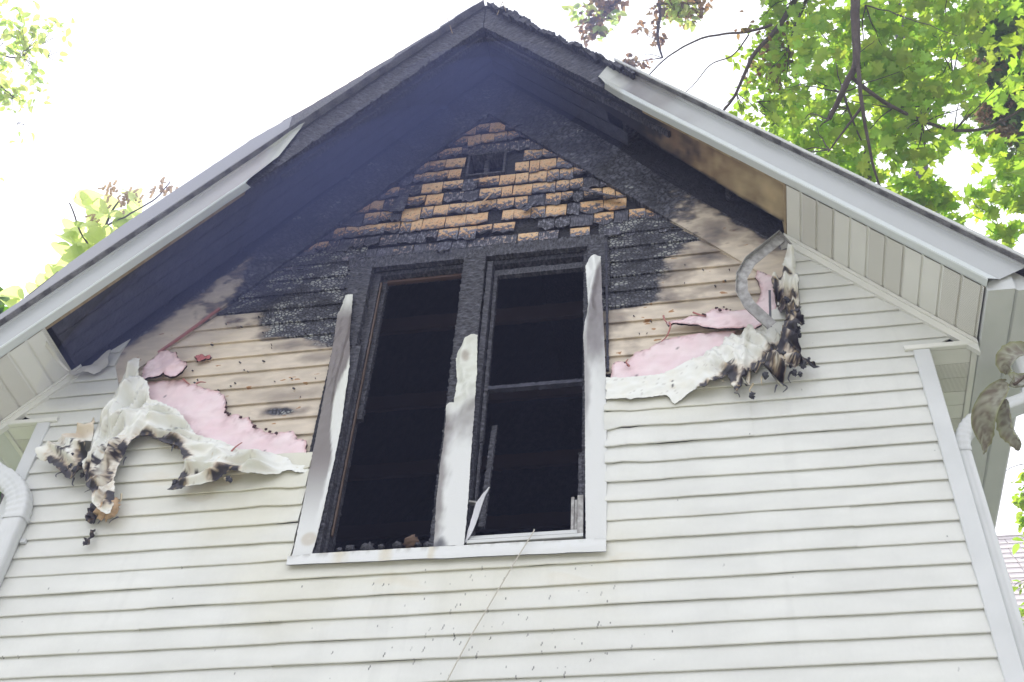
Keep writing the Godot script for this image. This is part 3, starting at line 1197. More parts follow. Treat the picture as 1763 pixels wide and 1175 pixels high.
# ------------------------------------------------------------------ wooden wall shingles at the top of the gable
func build_wall_shingles() -> void:
	var bare := [[-0.18, 8.27, 0.12, 8.41], [-0.24, 8.17, -0.14, 8.29], [-0.32, 7.99, -0.14, 8.14], [0.16, 8.0, 0.42, 8.1], [0.16, 7.86, 0.56, 7.99], [-0.46, 7.86, -0.13, 7.99], [0.16, 7.76, 0.62, 7.87], [0.09, 7.64, 0.44, 7.77], [0.31, 7.67, 0.62, 7.81], [-0.46, 7.67, -0.21, 7.8],
		[-0.5, 7.52, -0.2, 7.67], [-0.04, 7.56, 0.01, 7.66], [0.09, 7.54, 0.21, 7.66], [0.44, 7.55, 0.61, 7.66], [-0.69, 7.56, -0.61, 7.76], [-0.8, 7.55, -0.68, 7.7], [-0.33, 7.4, 0.3, 7.5], [-0.29, 7.32, 0.21, 7.42], [0.23, 7.29, 0.29, 7.48], [-0.24, 7.25, -0.14, 7.35],
		[-0.12, 7.24, 0.21, 7.33], [-0.68, 7.42, -0.63, 7.51], [-0.44, 7.36, -0.34, 7.47], [0.71, 7.41, 0.95, 7.54], [0.77, 7.25, 0.89, 7.39], [0.97, 7.26, 1.08, 7.36], [-1.01, 7.27, -0.96, 7.38], [-0.94, 7.41, -0.9, 7.47], [0.43, 7.36, 0.49, 7.5], [-0.06, 7.72, 0.07, 7.82]]
	var h := 0.1265
	for row in 12:
		var y := 7.075 + row * h
		var half: float = (8.66 - y) / PITCH
		var x := -half - rng.randf_range(0.0, 0.06)
		while x < half:
			var w := rng.randf_range(0.062, 0.15)
			var mx := x + w / 2.0
			var my := y + h / 2.0
			x += w + rng.randf_range(0.003, 0.007)
			if mx > -0.13 and mx < 0.165 and my > 7.84 and my < 8.10: continue
			if rng.randf() < 0.045: continue
			var is_bare := 0.0
			for b in bare:
				if mx > b[0] - 0.015 and mx < b[2] + 0.015:
					var cover: float = minf(y + h, b[3] + 0.02) - maxf(y, b[1] - 0.02)
					is_bare = maxf(is_bare, clampf(cover / h, 0.0, 1.0))
			var v := 0
			if y < 7.3 and is_bare > 0.3: v = rng.randi_range(4, 7)
			elif is_bare > 0.62 and rng.randf() < 0.86: v = rng.randi_range(0, 3) if rng.randf() < 0.66 else rng.randi_range(4, 7)
			elif is_bare > 0.3: v = rng.randi_range(4, 7)
			elif rng.randf() < 0.10 and y < 7.5: v = rng.randi_range(4, 7)
			else: v = rng.randi_range(8, 15) if rng.randf() < 0.85 else rng.randi_range(4, 7)
			var st := begin()
			var tilt := rng.randf_range(-0.035, 0.035) + (rng.randf_range(-0.10, 0.10) if rng.randf() < 0.15 else 0.0)
			var lift := rng.randf_range(0.0, 0.006) + (rng.randf_range(0.008, 0.03) if rng.randf() < 0.12 and v > 3 else 0.0)
			var n := 4
			var front := []
			var back := []
			var drop := rng.randf_range(-0.014, 0.016) + 0.010 * wob.get_noise_2d(mx * 3.0, row * 5.0)
			for j in 4:
				for i in n + 1:
					var u := float(i) / n
					var px_ := lerpf(-w / 2.0, w / 2.0, u)
					var vv := j / 3.0
					var yy: float = lerpf(h * 0.52, -h * 0.5 + drop, vv)
					if j == 3: yy += rng.randf_range(-0.008, 0.012) * (1.0 if v < 4 else 1.6) + (0.014 * absf(u * 2.0 - 1.0) if v % 3 == 1 else 0.0)
					var cup: float = 0.002 * sin(u * PI) * vv * (1.0 if v % 2 else -0.6)
					var z: float = lerpf(-0.034, -0.024 + lift, vv) + cup
					var q := Vector3(px_, yy, z)
					q = Vector3(q.x * cos(tilt) - q.y * sin(tilt), q.x * sin(tilt) + q.y * cos(tilt), q.z)
					front.append(Vector3(mx, my, 0) + q)
					back.append(Vector3(mx, my, 0) + Vector3(q.x, q.y, q.z - 0.0045 - lift * 0.3))
			var cell := Vector2((v % 4) * 0.25, (v / 4) * 0.25)
			var emit := func(p: Vector3, u: float, vv: float) -> void:
				st.set_uv(cell + Vector2(0.01 + u * 0.23, 0.01 + vv * 0.23))
				st.add_vertex(p)
			st.set_smooth_group(0)
			for j in 3:
				for i in n:
					var id := [j * (n + 1) + i, j * (n + 1) + i + 1, (j + 1) * (n + 1) + i + 1, (j + 1) * (n + 1) + i]
					for e in [0, 1, 2, 0, 2, 3]: emit.call(front[id[e]], float(id[e] % (n + 1)) / n, int(id[e] / (n + 1)) / 3.0)
			st.set_smooth_group(1)
			for i in n:
				var a := 3 * (n + 1) + i
				for e in [front[a], front[a + 1], back[a + 1], front[a], back[a + 1], back[a]]: emit.call(e, float(i) / n, 0.99)
			for e2 in [0, n]:
				st.set_smooth_group(2 + e2)
				for j in 3:
					var a: int = j * (n + 1) + e2
					var b: int = a + n + 1
					for e in [front[a], front[b], back[b], front[a], back[b], back[a]]: emit.call(e, 0.01 if e2 == 0 else 0.99, j / 3.0)
			st.generate_normals()
			st.generate_tangents()
			put("shingle", st.commit(), M.shingle)
	# pieces that have curled or slid out of their courses
	for q in [[0.0, 7.765, 0.1, 0.05, 0.25, 0.045, 1, 0.10], [0.80, 7.46, 0.30, 0.06, -0.50, 0.04, 9, 0.3], [0.045, 7.55, 0.15, 0.035, 0.95, 0.03, 2, 0.05], [-0.53, 7.62, 0.19, 0.11, 1.36, 0.02, 12, 0.06], [0.34, 7.44, 0.12, 0.06, 0.8, 0.02, 10, 0.1]]:
		var st := begin()
		st.set_smooth_group(0)
		var n := 8
		var cell := Vector2((int(q[6]) % 4) * 0.25, (int(q[6]) / 4) * 0.25)
		for back in [0, 1]:
			for i in n:
				for j in 2:
					var ids := [[i, j], [i + 1, j], [i + 1, j + 1], [i, j + 1]]
					for e in ([0, 1, 2, 0, 2, 3] if back else [0, 2, 1, 0, 3, 2]):
						var u: float = float(ids[e][0]) / n
						var v: float = ids[e][1] / 2.0
						var p := Vector2((u - 0.5) * q[2], (v - 0.5) * q[3] * (1.0 - 0.4 * u)).rotated(q[4])
						st.set_uv(cell + Vector2(0.02 + 0.2 * u, 0.02 + 0.2 * v))
						st.add_vertex(Vector3(q[0] + p.x, q[1] + p.y, -0.012 + q[5] * (0.25 + q[7] * 4.0 * (u - 0.5) * (u - 0.5) + 0.6 * (1.0 - v)) - back * 0.005))
		st.generate_normals()
		st.generate_tangents()
		put("curled_shingle", st.commit(), M.shingle)
	# attic vent: a dark hole with a frame and a mullion
	var vent := Node3D.new()
	vent.name = "attic_vent"
	house.add_child(vent, true)
	for b in [[-0.118, 7.855, -0.100, 8.095], [0.132, 7.855, 0.150, 8.095], [-0.118, 8.080, 0.150, 8.098], [-0.118, 7.850, 0.150, 7.868]]:
		var ax := 1 if b[3] - b[1] > 0.1 else 0
		put("frame_strip", timber(corners(Vector3(b[0], b[1], -0.15), Vector3(b[2], b[3], -0.016), ax), 0.01, 0.004), M.char, vent)
	put("mullion", timber(corners(Vector3(-0.012, 7.866, -0.11), Vector3(0.022, 8.085, -0.07)), 0.01, 0.004), M.char, vent)
	# charred header board above the window
	put("header_board", timber(corners(Vector3(-0.80, 6.985, -0.05), Vector3(0.83, 7.10, -0.004), 0), 0.007, 0.010, 42.0, 14.0, 0.006), M.char)


# ------------------------------------------------------------------ corner boards, channels, soffit
func build_trim() -> void:
	for s in [-1.0, 1.0]:
		var st := begin()
		var a: float = minf(s * WALL, s * 2.458)
		var b: float = maxf(s * WALL, s * 2.458)
		board(st, Vector3(a, 0.2, 0.0), Vector3(b, 5.868, 0.026), 1)
		a = minf(s * 2.39, s * 2.458)
		b = maxf(s * 2.39, s * 2.458)
		box(st, Vector3(a, 0.2, -0.085), Vector3(b, 5.868, -0.001))
		put("corner_board", st.commit(), M.trim)
		# level strip over the corner board, under the eave return
		st = begin()
		a = minf(s * 2.335, s * 2.672)
		b = maxf(s * 2.335, s * 2.672)
		board(st, Vector3(a, 5.870, 0.002), Vector3(b, 5.902, 0.032), 0)
		put("eave_strip", st.commit(), M.soffit)
		# wall channel along the rake soffit, sloping
		st = begin()
		var x0 := 1.845 if s > 0 else 2.33
		for q in [[8.930, 9.014, 0.018, 0.030], [8.985, 9.014, 0.030, 0.040]]:
			var c := []
			for i in 8:
				var x: float = s * (2.69 if i & 1 else x0)
				c.append(Vector3(x, (q[1] if i & 2 else q[0]) - PITCH * absf(x), (q[3] if i & 4 else q[2]) if q[2] > 0.02 else (q[3] if i & 4 else 0.0)))
			solid(st, c)
		put("soffit_channel", st.commit(), M.soffit)


func build_eaves() -> void:
	for s in [-1.0, 1.0]:
		# vinyl rake soffit that is left at the foot of each rake, panel by panel
		var xs := []
		var x := 2.69
		var stop := 1.86 if s > 0 else 2.375
		while x > stop + 0.01:
			xs.append(x)
			x -= 0.0752
		for k in xs.size():
			var xa: float = xs[k]
			var xb: float = maxf(xs[k] - 0.0752, stop)
			var st := begin()
			var c := 9.018
			var prof := [[xa, 0.0], [xa - 0.004, 0.010], [xa - 0.010, 0.010], [xa - 0.013, 0.0], [xb, 0.0]]
			for i in prof.size() - 1:
				var p: Array = prof[i]
				var q: Array = prof[i + 1]
				var ya: float = c + p[1] - PITCH * p[0]
				var yb: float = c + q[1] - PITCH * q[0]
				var z0 := 0.006
				var z1 := OVERHANG + 0.004
				var r := [Vector3(s * p[0], ya, z0), Vector3(s * q[0], yb, z0), Vector3(s * q[0], yb, z1), Vector3(s * p[0], ya, z1)]
				flat(st, r, (r[0] + r[2]) / 2.0 + Vector3(0, 0.1, 0))
				var t := []
				for v in r: t.append(v + Vector3(0, 0.003, 0))
				flat(st, t, (r[0] + r[2]) / 2.0 - Vector3(0, 0.1, 0))
			var perf: bool = k % 4 in [0, 1]
			put("soffit_panel", st.commit(), M.perforated if perf else M.soffit)
		# fascia: aluminium over wood, a sloped lip along its foot, broken off near the peak
		var f := Node3D.new()
		f.name = numbered("fascia", house)
		house.add_child(f, true)
		var xt := 0.862 if s > 0 else 1.20
		var st := begin()
		var nx := 60
		var prof := [[9.030, 0.388], [9.024, 0.440], [9.032, 0.446], [9.125, 0.410], [9.140, 0.402], [9.345, 0.402], [9.352, 0.414], [9.366, 0.414]]
		var rows := []
		for q in prof:
			var line := []
			for i in nx + 1:
				var u := float(i) / nx
				var tear := 0.0
				var t: float = (q[0] - 9.03) / 0.33
				if s > 0: tear = 0.03 * sin(t * 5.0) + 0.012 * sin(t * 23.0)
				else: tear = -0.02 + 0.20 * (1.0 - t) * (1.0 - t) - 0.03 * sin(t * 9.0) + 0.035 * wob.get_noise_2d(t * 9.0, 4.0) + 0.03 * sin(t * 17.0)
				var far := 2.70 + clampf(t, 0, 1) * 0.2
				var xx := lerpf(xt - tear * (1.0 if s > 0 else -1.0), far, u)
				var curl: float = exp(-(xx - xt) / 0.10) * (0.006 + 0.022 * wob.get_noise_2d(t * 3.0, s * 7.0 + xx * 6.0))
				line.append(Vector3(s * xx, q[0] - PITCH * xx + (0.0 if q[0] > 9.04 else 0.0), q[1] + maxf(-0.004, curl) + 0.0025 * wob.get_noise_2d(xx * 4.0, s)))
			rows.append(line)
		for j in prof.size() - 1:
			st.set_smooth_group(j)
			for i in nx:
				var w := [rows[j][i], rows[j][i + 1], rows[j + 1][i + 1], rows[j + 1][i]]
				for e in ([0, 2, 1, 0, 3, 2] if s > 0 else [0, 1, 2, 0, 2, 3]):
					var col := Color(0.43, 0.445, 0.44) if j >= 3 else Color(0.66, 0.70, 0.68)  # face darker and lip paler: their lighting is put into the colour
					var hx := absf(w[e].x) - xt
					var soot: float = smoothstep(0.65, 0.12, hx + 0.15 * wob.get_noise_2d(w[e].x * 4, w[e].y * 4)) * smoothstep(0.08, 0.14, hx + 0.02 * sin(w[e].y * 40.0))
					if j >= 3 and s > 0: col = col.lerp(Color(0.15, 0.135, 0.125), soot * 0.85)
					elif j >= 3: col = col.lerp(Color(0.42, 0.38, 0.38), smoothstep(0.95, 0.1, hx) * smoothstep(0.10, 0.17, hx) * 0.6)
					if hx < 0.12: col = col.lerp(Color(0.50, 0.51, 0.45), 0.8)
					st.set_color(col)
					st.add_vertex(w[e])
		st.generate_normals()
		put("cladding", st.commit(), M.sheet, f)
		# the wooden board behind, charred where bare
		put("charred_board", timber([Vector3(0.0, 9.045, 0.355), Vector3(s * (xt + 0.22), 9.045 - PITCH * (xt + 0.22), 0.355), Vector3(0.0, 9.33, 0.355), Vector3(s * (xt + 0.22), 9.33 - PITCH * (xt + 0.22), 0.355),
			Vector3(0.0, 9.045, 0.398), Vector3(s * (xt + 0.22), 9.045 - PITCH * (xt + 0.22), 0.398), Vector3(0.0, 9.33, 0.398), Vector3(s * (xt + 0.22), 9.33 - PITCH * (xt + 0.22), 0.398)], 0.008, 0.007, 60.0, 14.0, 0.10 if s < 0 else 0.03), M.char, f)
		st = begin()
		solid(st, [Vector3(s * (xt + 0.23), 9.05 - PITCH * (xt + 0.23), 0.36), Vector3(s * 2.7, 9.05 - PITCH * 2.7, 0.36), Vector3(s * (xt + 0.23), 9.33 - PITCH * (xt + 0.23), 0.36), Vector3(s * 2.85, 9.33 - PITCH * 2.85, 0.36),
			Vector3(s * (xt + 0.23), 9.05 - PITCH * (xt + 0.23), 0.386), Vector3(s * 2.7, 9.05 - PITCH * 2.7, 0.386), Vector3(s * (xt + 0.23), 9.33 - PITCH * (xt + 0.23), 0.386), Vector3(s * 2.85, 9.33 - PITCH * 2.85, 0.386)])
		put("board", st.commit(), M.tan_wood, f)
		# inner ledger strip, charred, that once carried the soffit
		put("ledger_strip", timber(bar(Vector3(s * 0.02, 9.03 - PITCH * 0.02, 0.32), Vector3(s * 1.25, 9.05 - PITCH * 1.25, 0.30), 0.045, 0.03, Vector3(0, 0, 1)), 0.009, 0.008, 50.0, 20.0), M.char)
		# lookout rafters crossing the overhang
		for lx in [0.38, 0.995, 1.60, 2.0, 2.3]:
			if s > 0 and lx > 1.9: continue
			put("lookout", timber(bar(Vector3(s * lx, 9.22 - PITCH * lx, -0.05), Vector3(s * lx, 9.22 - PITCH * lx, 0.36), 0.045, 0.10, Vector3(0.65, -0.76 * s, 0)), 0.012, 0.006), M.char)
	# left: the old board soffit, charred but in place
	for k in 4:
		var z0 := 0.012 + k * 0.0865
		var c := []
		for i in 8:
			var x := -(2.372 if i & 1 else 0.004)
			c.append(Vector3(x, (9.080 if i & 2 else 9.062) + PITCH * x, z0 + (0.086 if i & 4 else 0.0)))
		put("soffit_board", timber(c, 0.02, 0.002, 12.0, 30.0), M.glare_soot)
	# right: near the peak the boards are charred; lower down only the outer board is left, tan and burnt along its edge
	for k in 3:
		var z0 := 0.012 + k * 0.11
		var c := []
		for i in 8:
			var x := 0.004 if not i & 1 else 0.98 - k * 0.12
			c.append(Vector3(x, (9.080 if i & 2 else 9.062) - PITCH * x, z0 + (0.106 if i & 4 else 0.0)))
		put("soffit_board", timber(c, 0.02, 0.004, 12.0, 30.0), M.glare_soot)
	var ol := PackedVector2Array()
	var inner := [0.55, 0.325, 0.80, 0.225, 1.0, 0.185, 1.157, 0.150, 1.424, 0.118, 1.644, 0.09, 1.87, 0.085]
	for i in range(0, inner.size(), 2): ol.append(Vector2(inner[i], inner[i + 1] + 0.006 * wob.get_noise_2d(i * 9.0, 3.0)))
	ol.append(Vector2(1.87, 0.380))
	ol.append(Vector2(0.55, 0.380))
	var dense := PackedFloat32Array()
	for p in ol: dense.append_array([p.x, p.y])
	var shape := func(x: float, z: float) -> Vector3: return Vector3(x, 9.062 - PITCH * x + 0.004 * wob.get_noise_2d(x * 5, z * 9), z)
	var tint := func(x: float, z: float) -> Color:
		var n := wob.get_noise_2d(x * 7.0, z * 5.0) + 0.4 * wob.get_noise_2d(x * 40.0, z * 7.0)
		var k := smoothstep(1.55, 1.08, x + 0.22 * n)
		var e := smoothstep(0.03, 0.0, z - along(inner, x) + 0.012 * n)
		var band: float = 0.5 * smoothstep(0.6, 1.0, sin(x * 21.0) * 0.7 + n * 0.5)
		var c := Color(0.46, 0.36, 0.21) * (0.85 + 0.35 * n)
		c = c.lerp(Color(0.16, 0.10, 0.07), clampf(band + smoothstep(0.10, 0.0, 0.385 - z) * 0.4, 0, 1))
		c = c.lerp(Color(0.24, 0.12, 0.07), smoothstep(1.75, 1.3, x + 0.2 * n) * 0.5)
		return c.lerp(Color(0.022, 0.022, 0.028), clampf(maxf(k, e), 0, 1))
	put("soffit_board", sheet(torn(Array(dense), 0.006), 0.02, shape, 0.018, tint), M.painted, null, "tan soffit board burnt away along its inner edge")
	# end of the vinyl soffit on the right, with its cut edge and a strip of bare wood
	var st := begin()
	var y := 9.03 - PITCH * 1.86
	solid(st, [Vector3(1.852, y + 0.012, 0.02), Vector3(1.852, y + 0.012, 0.38), Vector3(1.852, y + 0.2, 0.02), Vector3(1.852, y + 0.2, 0.38), Vector3(1.862, y + 0.0, 0.02), Vector3(1.862, y + 0.0, 0.38), Vector3(1.862, y + 0.2, 0.02), Vector3(1.862, y + 0.2, 0.38)])
	put("soffit_blocking", st.commit(), M.tan_wood)
	# left: the last soffit strip hangs loose, bent off the wall
	var lp := [-2.382, 6.246, -2.314, 6.251, -2.247, 6.317, -2.16, 6.402, -2.141, 6.363, -2.154, 6.323, -2.131, 6.271, -2.214, 6.215, -2.295, 6.233, -2.349, 6.207]
	var hang := func(x: float, yy: float) -> Vector3: return Vector3(x, yy, 0.045 + 0.05 * (x + 2.35) + 0.03 * wob.get_noise_2d(x * 6, yy * 6))
	put("hanging_soffit_strip", sheet(torn(lp, 0.003), 0.02, hang, 0.002, func(_x: float, _y: float) -> Color: return Color(0.55, 0.54, 0.50)), M.sheet)
	lp = [-2.616, 6.371, -2.552, 6.426, -2.456, 6.318, -2.405, 6.247, -2.289, 6.128, -2.241, 6.08, -2.28, 6.103, -2.438, 6.25, -2.529, 6.344]
	put("hanging_soffit_strip", sheet(torn(lp, 0.003), 0.02, func(x: float, yy: float) -> Vector3: return Vector3(x, yy, 0.36 - (x + 2.42) * 1.9 * 0.0 - (6.25 - yy) * 0.0 - 0.16 * smoothstep(6.28, 6.16, yy)), 0.002, func(_x: float, _y: float) -> Color: return Color(0.55, 0.54, 0.50)), M.sheet)
	# level eaves along both sides of the house: soffit panels, boards under the gutter
	for s in [-1.0, 1.0]:
		for k in 40:
			var z: float = 0.0 - k * 0.107
			st = begin()
			box(st, Vector3(minf(s * 2.458, s * 2.662), 5.872, z - 0.104), Vector3(maxf(s * 2.458, s * 2.662), 5.880, z))
			put("eave_soffit_panel", st.commit(), M.perforated if k % 4 in [1, 2] else M.soffit)
		st = begin()
		board(st, Vector3(minf(s * 2.664, s * 2.694), 5.862, -8.2), Vector3(maxf(s * 2.664, s * 2.694), 5.884, 0.0), 2)
		put("soffit_edge", st.commit(), M.tan_trim if M.has("tan_trim") else M.soffit)
		st = begin()
		board(st, Vector3(minf(s * 2.700, s * 2.830), 5.874, -8.2), Vector3(maxf(s * 2.700, s * 2.830), 5.99, 0.386), 2)
		put("eave_board", st.commit(), M.trim)
		st = begin()
		board(st, Vector3(minf(s * 2.836, s * 2.955), 5.885, -8.2), Vector3(maxf(s * 2.836, s * 2.955), 6.03, 0.36), 2, 0.012)
		put("gutter", st.commit(), M.trim)


# ------------------------------------------------------------------ the double window
func build_window() -> void:
	var w := Node3D.new()
	w.name = "window"
	house.add_child(w, true)
	w.set_meta("label", "hollow double window with charred frames and torn white aluminium trim")
	# charred casings and jambs
	put("casing", timber(corners(Vector3(-0.775, 6.3, -0.05), Vector3(-0.628, 7.0, 0.004)), 0.006, 0.009, 44.0, 16.0), M.char, w)
	put("casing", timber(corners(Vector3(-0.735, 4.83, -0.05), Vector3(-0.60, 6.3, 0.002)), 0.009, 0.005, 50.0, 18.0), M.char, w)
	put("jamb", timber(corners(Vector3(-0.70, 4.83, -0.15), Vector3(-0.585, 6.99, -0.052)), 0.009, 0.006, 50.0, 18.0), M.char, w)
	put("jamb_stop", timber(corners(Vector3(-0.586, 5.80, -0.125), Vector3(-0.548, 6.96, -0.085)), 0.006, 0.009, 44.0, 16.0), M.char, w)
	put("jamb_stop", timber(corners(Vector3(-0.584, 5.0, -0.075), Vector3(-0.572, 6.9, -0.055)), 0.012, 0.003), M.tan_scorch if M.has("tan_scorch") else mat(0.10, 0.065, 0.045), w)
	put("mullion", timber(corners(Vector3(-0.058, 4.83, -0.10), Vector3(0.088, 6.99, 0.004)), 0.006, 0.011, 42.0, 12.0), M.char, w)
	put("mullion_side", timber(corners(Vector3(0.089, 4.86, -0.13), Vector3(0.128, 6.96, -0.02)), 0.009, 0.006, 50.0, 18.0), M.char, w)
	put("sash_stile", timber(corners(Vector3(0.129, 5.55, -0.10), Vector3(0.155, 6.90, -0.062)), 0.008, 0.006, 50.0, 18.0), M.char, w)
	put("sash_stile", timber(corners(Vector3(0.129, 4.92, -0.10), Vector3(0.150, 5.55, -0.072)), 0.008, 0.006, 50.0, 18.0), M.char, w)
	put("sash_rail", timber(corners(Vector3(0.13, 6.86, -0.10), Vector3(0.70, 6.915, -0.06), 0), 0.008, 0.006, 50.0, 18.0), M.char, w)
	put("sash_rail", timber(corners(Vector3(0.13, 5.925, -0.105), Vector3(0.70, 5.955, -0.065), 0), 0.008, 0.005, 50.0, 18.0), M.glare_soot, w)
	put("jamb", timber(corners(Vector3(0.675, 5.1, -0.15), Vector3(0.77, 6.99, -0.03)), 0.009, 0.007, 50.0, 18.0), M.char, w)
	put("casing", timber(corners(Vector3(0.70, 6.60, -0.05), Vector3(0.84, 7.0, 0.0)), 0.006, 0.009, 44.0, 16.0), M.char, w)
	put("casing", timber(corners(Vector3(0.70, 4.83, -0.05), Vector3(0.79, 6.6, 0.0)), 0.01, 0.005), M.char, w)
	put("casing_edge", timber(corners(Vector3(0.810, 5.93, -0.03), Vector3(0.826, 6.99, 0.008)), 0.01, 0.004), M.glare_soot, w)
	put("casing_edge", timber(corners(Vector3(-0.772, 5.35, -0.03), Vector3(-0.752, 6.70, 0.006)), 0.01, 0.004), M.soot, w)
	put("head_jamb", timber(corners(Vector3(-0.63, 6.955, -0.15), Vector3(0.70, 6.995, -0.052), 0), 0.012, 0.006), M.char, w)
	put("head_strip", timber(corners(Vector3(-0.58, 6.93, -0.12), Vector3(-0.06, 6.953, -0.09), 0), 0.012, 0.004), mat(0.09, 0.05, 0.035), w)
	put("sill", timber(corners(Vector3(-0.63, 4.80, -0.16), Vector3(0.70, 4.846, -0.004), 0), 0.012, 0.006), M.char, w)
	# torn aluminium wrapped over the casings
	var white := Color(0.64, 0.65, 0.625)
	var scorch := Color(0.115, 0.09, 0.082)
	var lt := torn([-0.732, 4.778, -0.728, 4.888, -0.73, 5.127, -0.741, 5.447, -0.751, 5.88, -0.765, 6.251, -0.781, 6.556, -0.764, 6.652, -0.759, 6.725, -0.71, 6.721, -0.693, 6.565, -0.675, 6.411, -0.638, 6.118, -0.626, 5.911, -0.612, 5.692, -0.611, 5.445, -0.616, 5.24, -0.617, 5.072, -0.623, 4.911, -0.63, 4.836], 0.003)
	var edge := func(x: float, y: float) -> float: return (x - along([4.8, -0.735, 5.23, -0.73, 6.2, -0.745, 6.72, -0.775], y)) / 0.13
	var lf := func(x: float, y: float) -> Vector3:
		var u: float = edge.call(x, y)
		var heat := smoothstep(5.2, 6.0, y)
		var ridge := exp(-pow((u - 0.60 - 0.14 * sin(y * 5.0)) / 0.14, 2.0)) * 0.018 * heat
		return Vector3(x, y, 0.022 + ridge + 0.012 * heat * smoothstep(0.75, 1.1, u) + 0.006 * heat * wob.get_noise_2d(x * 22.0, y * 9.0) - 0.005 * smoothstep(0.2, 0.0, u) * heat)
	var lc := func(x: float, y: float) -> Color:
		var u: float = edge.call(x, y)
		var n := wob.get_noise_2d(x * 12.0, y * 5.0)
		var split := 0.66 + 0.2 * sin(y * 6.0 + 1.2) * smoothstep(5.0, 5.6, y)
		var k := smoothstep(4.95, 5.5, y) * smoothstep(split + 0.03, split - 0.04, u + 0.05 * n) * smoothstep(6.72, 6.5, y)
		var c := white.lerp(Color(0.66, 0.67, 0.58), smoothstep(5.2, 6.2, y) * 0.6)
		c = c.lerp(scorch, k * 0.9)
		c = c.lerp(Color(0.25, 0.2, 0.18), smoothstep(0.80, 1.05, u) * smoothstep(5.5, 5.0, y) * smoothstep(4.85, 5.0, y) * 0.85)
		return c.lerp(Color(0.40, 0.32, 0.2), 0.5 * smoothstep(0.03, 0.01, absf(Vector2(x + 0.66, y - 4.93).length() - 0.02)))
	put("trim", sheet(lt, 0.009, lf, 0.0025, lc), M.sheet, w, "white left trim strip, browned and rippled by heat")
	var mt := torn([-0.026, 4.837, -0.033, 4.981, -0.041, 5.163, -0.044, 5.334, -0.039, 5.481, -0.041, 5.739, -0.027, 5.759, -0.001, 5.76, 0.001, 5.831, -0.001, 5.93, -0.02, 6.091, -0.006, 6.17, 0.019, 6.231, 0.054, 6.265, 0.089, 6.272, 0.098, 6.1, 0.107, 5.963, 0.11, 5.83, 0.113, 5.702, 0.116, 5.496, 0.12, 5.299, 0.126, 5.13, 0.127, 4.968, 0.126, 4.835], 0.003)
	var mf := func(x: float, y: float) -> Vector3:
		var heat := smoothstep(5.3, 5.85, y)
		return Vector3(x, y, 0.024 + 0.012 * exp(-pow((y - 5.78 - (x - 0.0) * 1.0) / 0.045, 2.0)) + heat * (0.012 * wob.get_noise_2d(x * 16.0, y * 9.0) + 0.02 * exp(-pow((x - 0.045 - 0.03 * sin(y * 9.0)) / 0.025, 2.0))) - 0.02 * smoothstep(0.02, -0.05, x + 0.02 * sin(y * 20)) * smoothstep(5.9, 5.3, y))
	var mc := func(x: float, y: float) -> Color:
		var n := wob.get_noise_2d(x * 14.0, y * 7.0)
		var left := along([4.8, -0.03, 5.3, -0.032, 5.74, -0.045, 6.3, -0.06], y)
		var c := white.lerp(Color(0.63, 0.64, 0.56), smoothstep(5.6, 5.9, y))
		c = c.lerp(scorch, 0.75 * smoothstep(0.055, 0.0, x - left + 0.03 * n) * smoothstep(5.8, 5.6, y))
		c = c.lerp(scorch, 0.55 * smoothstep(5.4, 5.65, y + 0.06 * n) * smoothstep(5.76, 5.66, y - (x - 0.03) * 1.0))
		c = c.lerp(Color(0.03, 0.03, 0.04), 0.9 * smoothstep(0.05, 0.015, Vector2(x - 0.005, (y - 4.85) * 0.8).length() + 0.015 * n))
		return c.lerp(Color(0.33, 0.28, 0.22), 0.7 * smoothstep(0.03, 0.01, Vector2((x - 0.035), (y - 6.10) * 0.5).length()))
	put("trim", sheet(mt, 0.009, mf, 0.0025, mc), M.sheet, w, "torn white trim on the mullion, melted at its tip")
	var rt := torn([0.708, 4.821, 0.705, 5.064, 0.702, 5.399, 0.699, 5.723, 0.694, 6.028, 0.688, 6.178, 0.699, 6.306, 0.717, 6.425, 0.704, 6.628, 0.696, 6.781, 0.717, 6.831, 0.745, 6.848, 0.786, 6.853, 0.79, 6.719, 0.793, 6.489, 0.801, 6.222, 0.809, 5.903, 0.811, 5.547, 0.808, 5.127, 0.805, 4.814], 0.002)
	var rf := func(x: float, y: float) -> Vector3:
		var heat := smoothstep(5.9, 6.4, y)
		var mid := along([5.9, 0.715, 6.3, 0.715, 6.5, 0.735, 6.85, 0.755], y) + 0.008 * sin(y * 19.0)
		return Vector3(x, y, 0.020 + heat * (0.026 * exp(-pow((x - mid) / 0.022, 2.0)) + 0.008 * wob.get_noise_2d(x * 20.0, y * 8.0)))
	var rc := func(x: float, y: float) -> Color:
		var n := wob.get_noise_2d(x * 12.0, y * 4.0)
		var mid := along([5.9, 0.690, 6.2, 0.692, 6.35, 0.702, 6.5, 0.718, 6.7, 0.748, 6.9, 0.80], y)
		var k := smoothstep(0.0, 0.02, x - mid) * smoothstep(5.75, 6.25, y + 0.15 * n)  # turns grey brown right of the ridge, stronger towards the top
		k = maxf(k, 0.7 * smoothstep(0.735, 0.70, x + 0.02 * n) * smoothstep(5.3, 5.7, y) * smoothstep(6.3, 6.1, y))
		var c := white.lerp(Color(0.74, 0.75, 0.72), smoothstep(6.2, 6.4, y))
		return c.lerp(Color(0.14, 0.12, 0.125), k * 0.88)
	put("trim", sheet(rt, 0.009, rf, 0.0025, rc), M.sheet, w, "white right trim strip, darker above and curled at its top")
	var bt := torn([-0.74, 4.769, -0.746, 4.826, -0.628, 4.835, -0.345, 4.832, -0.023, 4.83, 0.379, 4.826, 0.71, 4.821, 0.806, 4.818, 0.805, 4.735, 0.633, 4.741, 0.467, 4.744, 0.242, 4.75, 0.043, 4.751, -0.102, 4.759, -0.261, 4.758, -0.482, 4.764], 0.001)
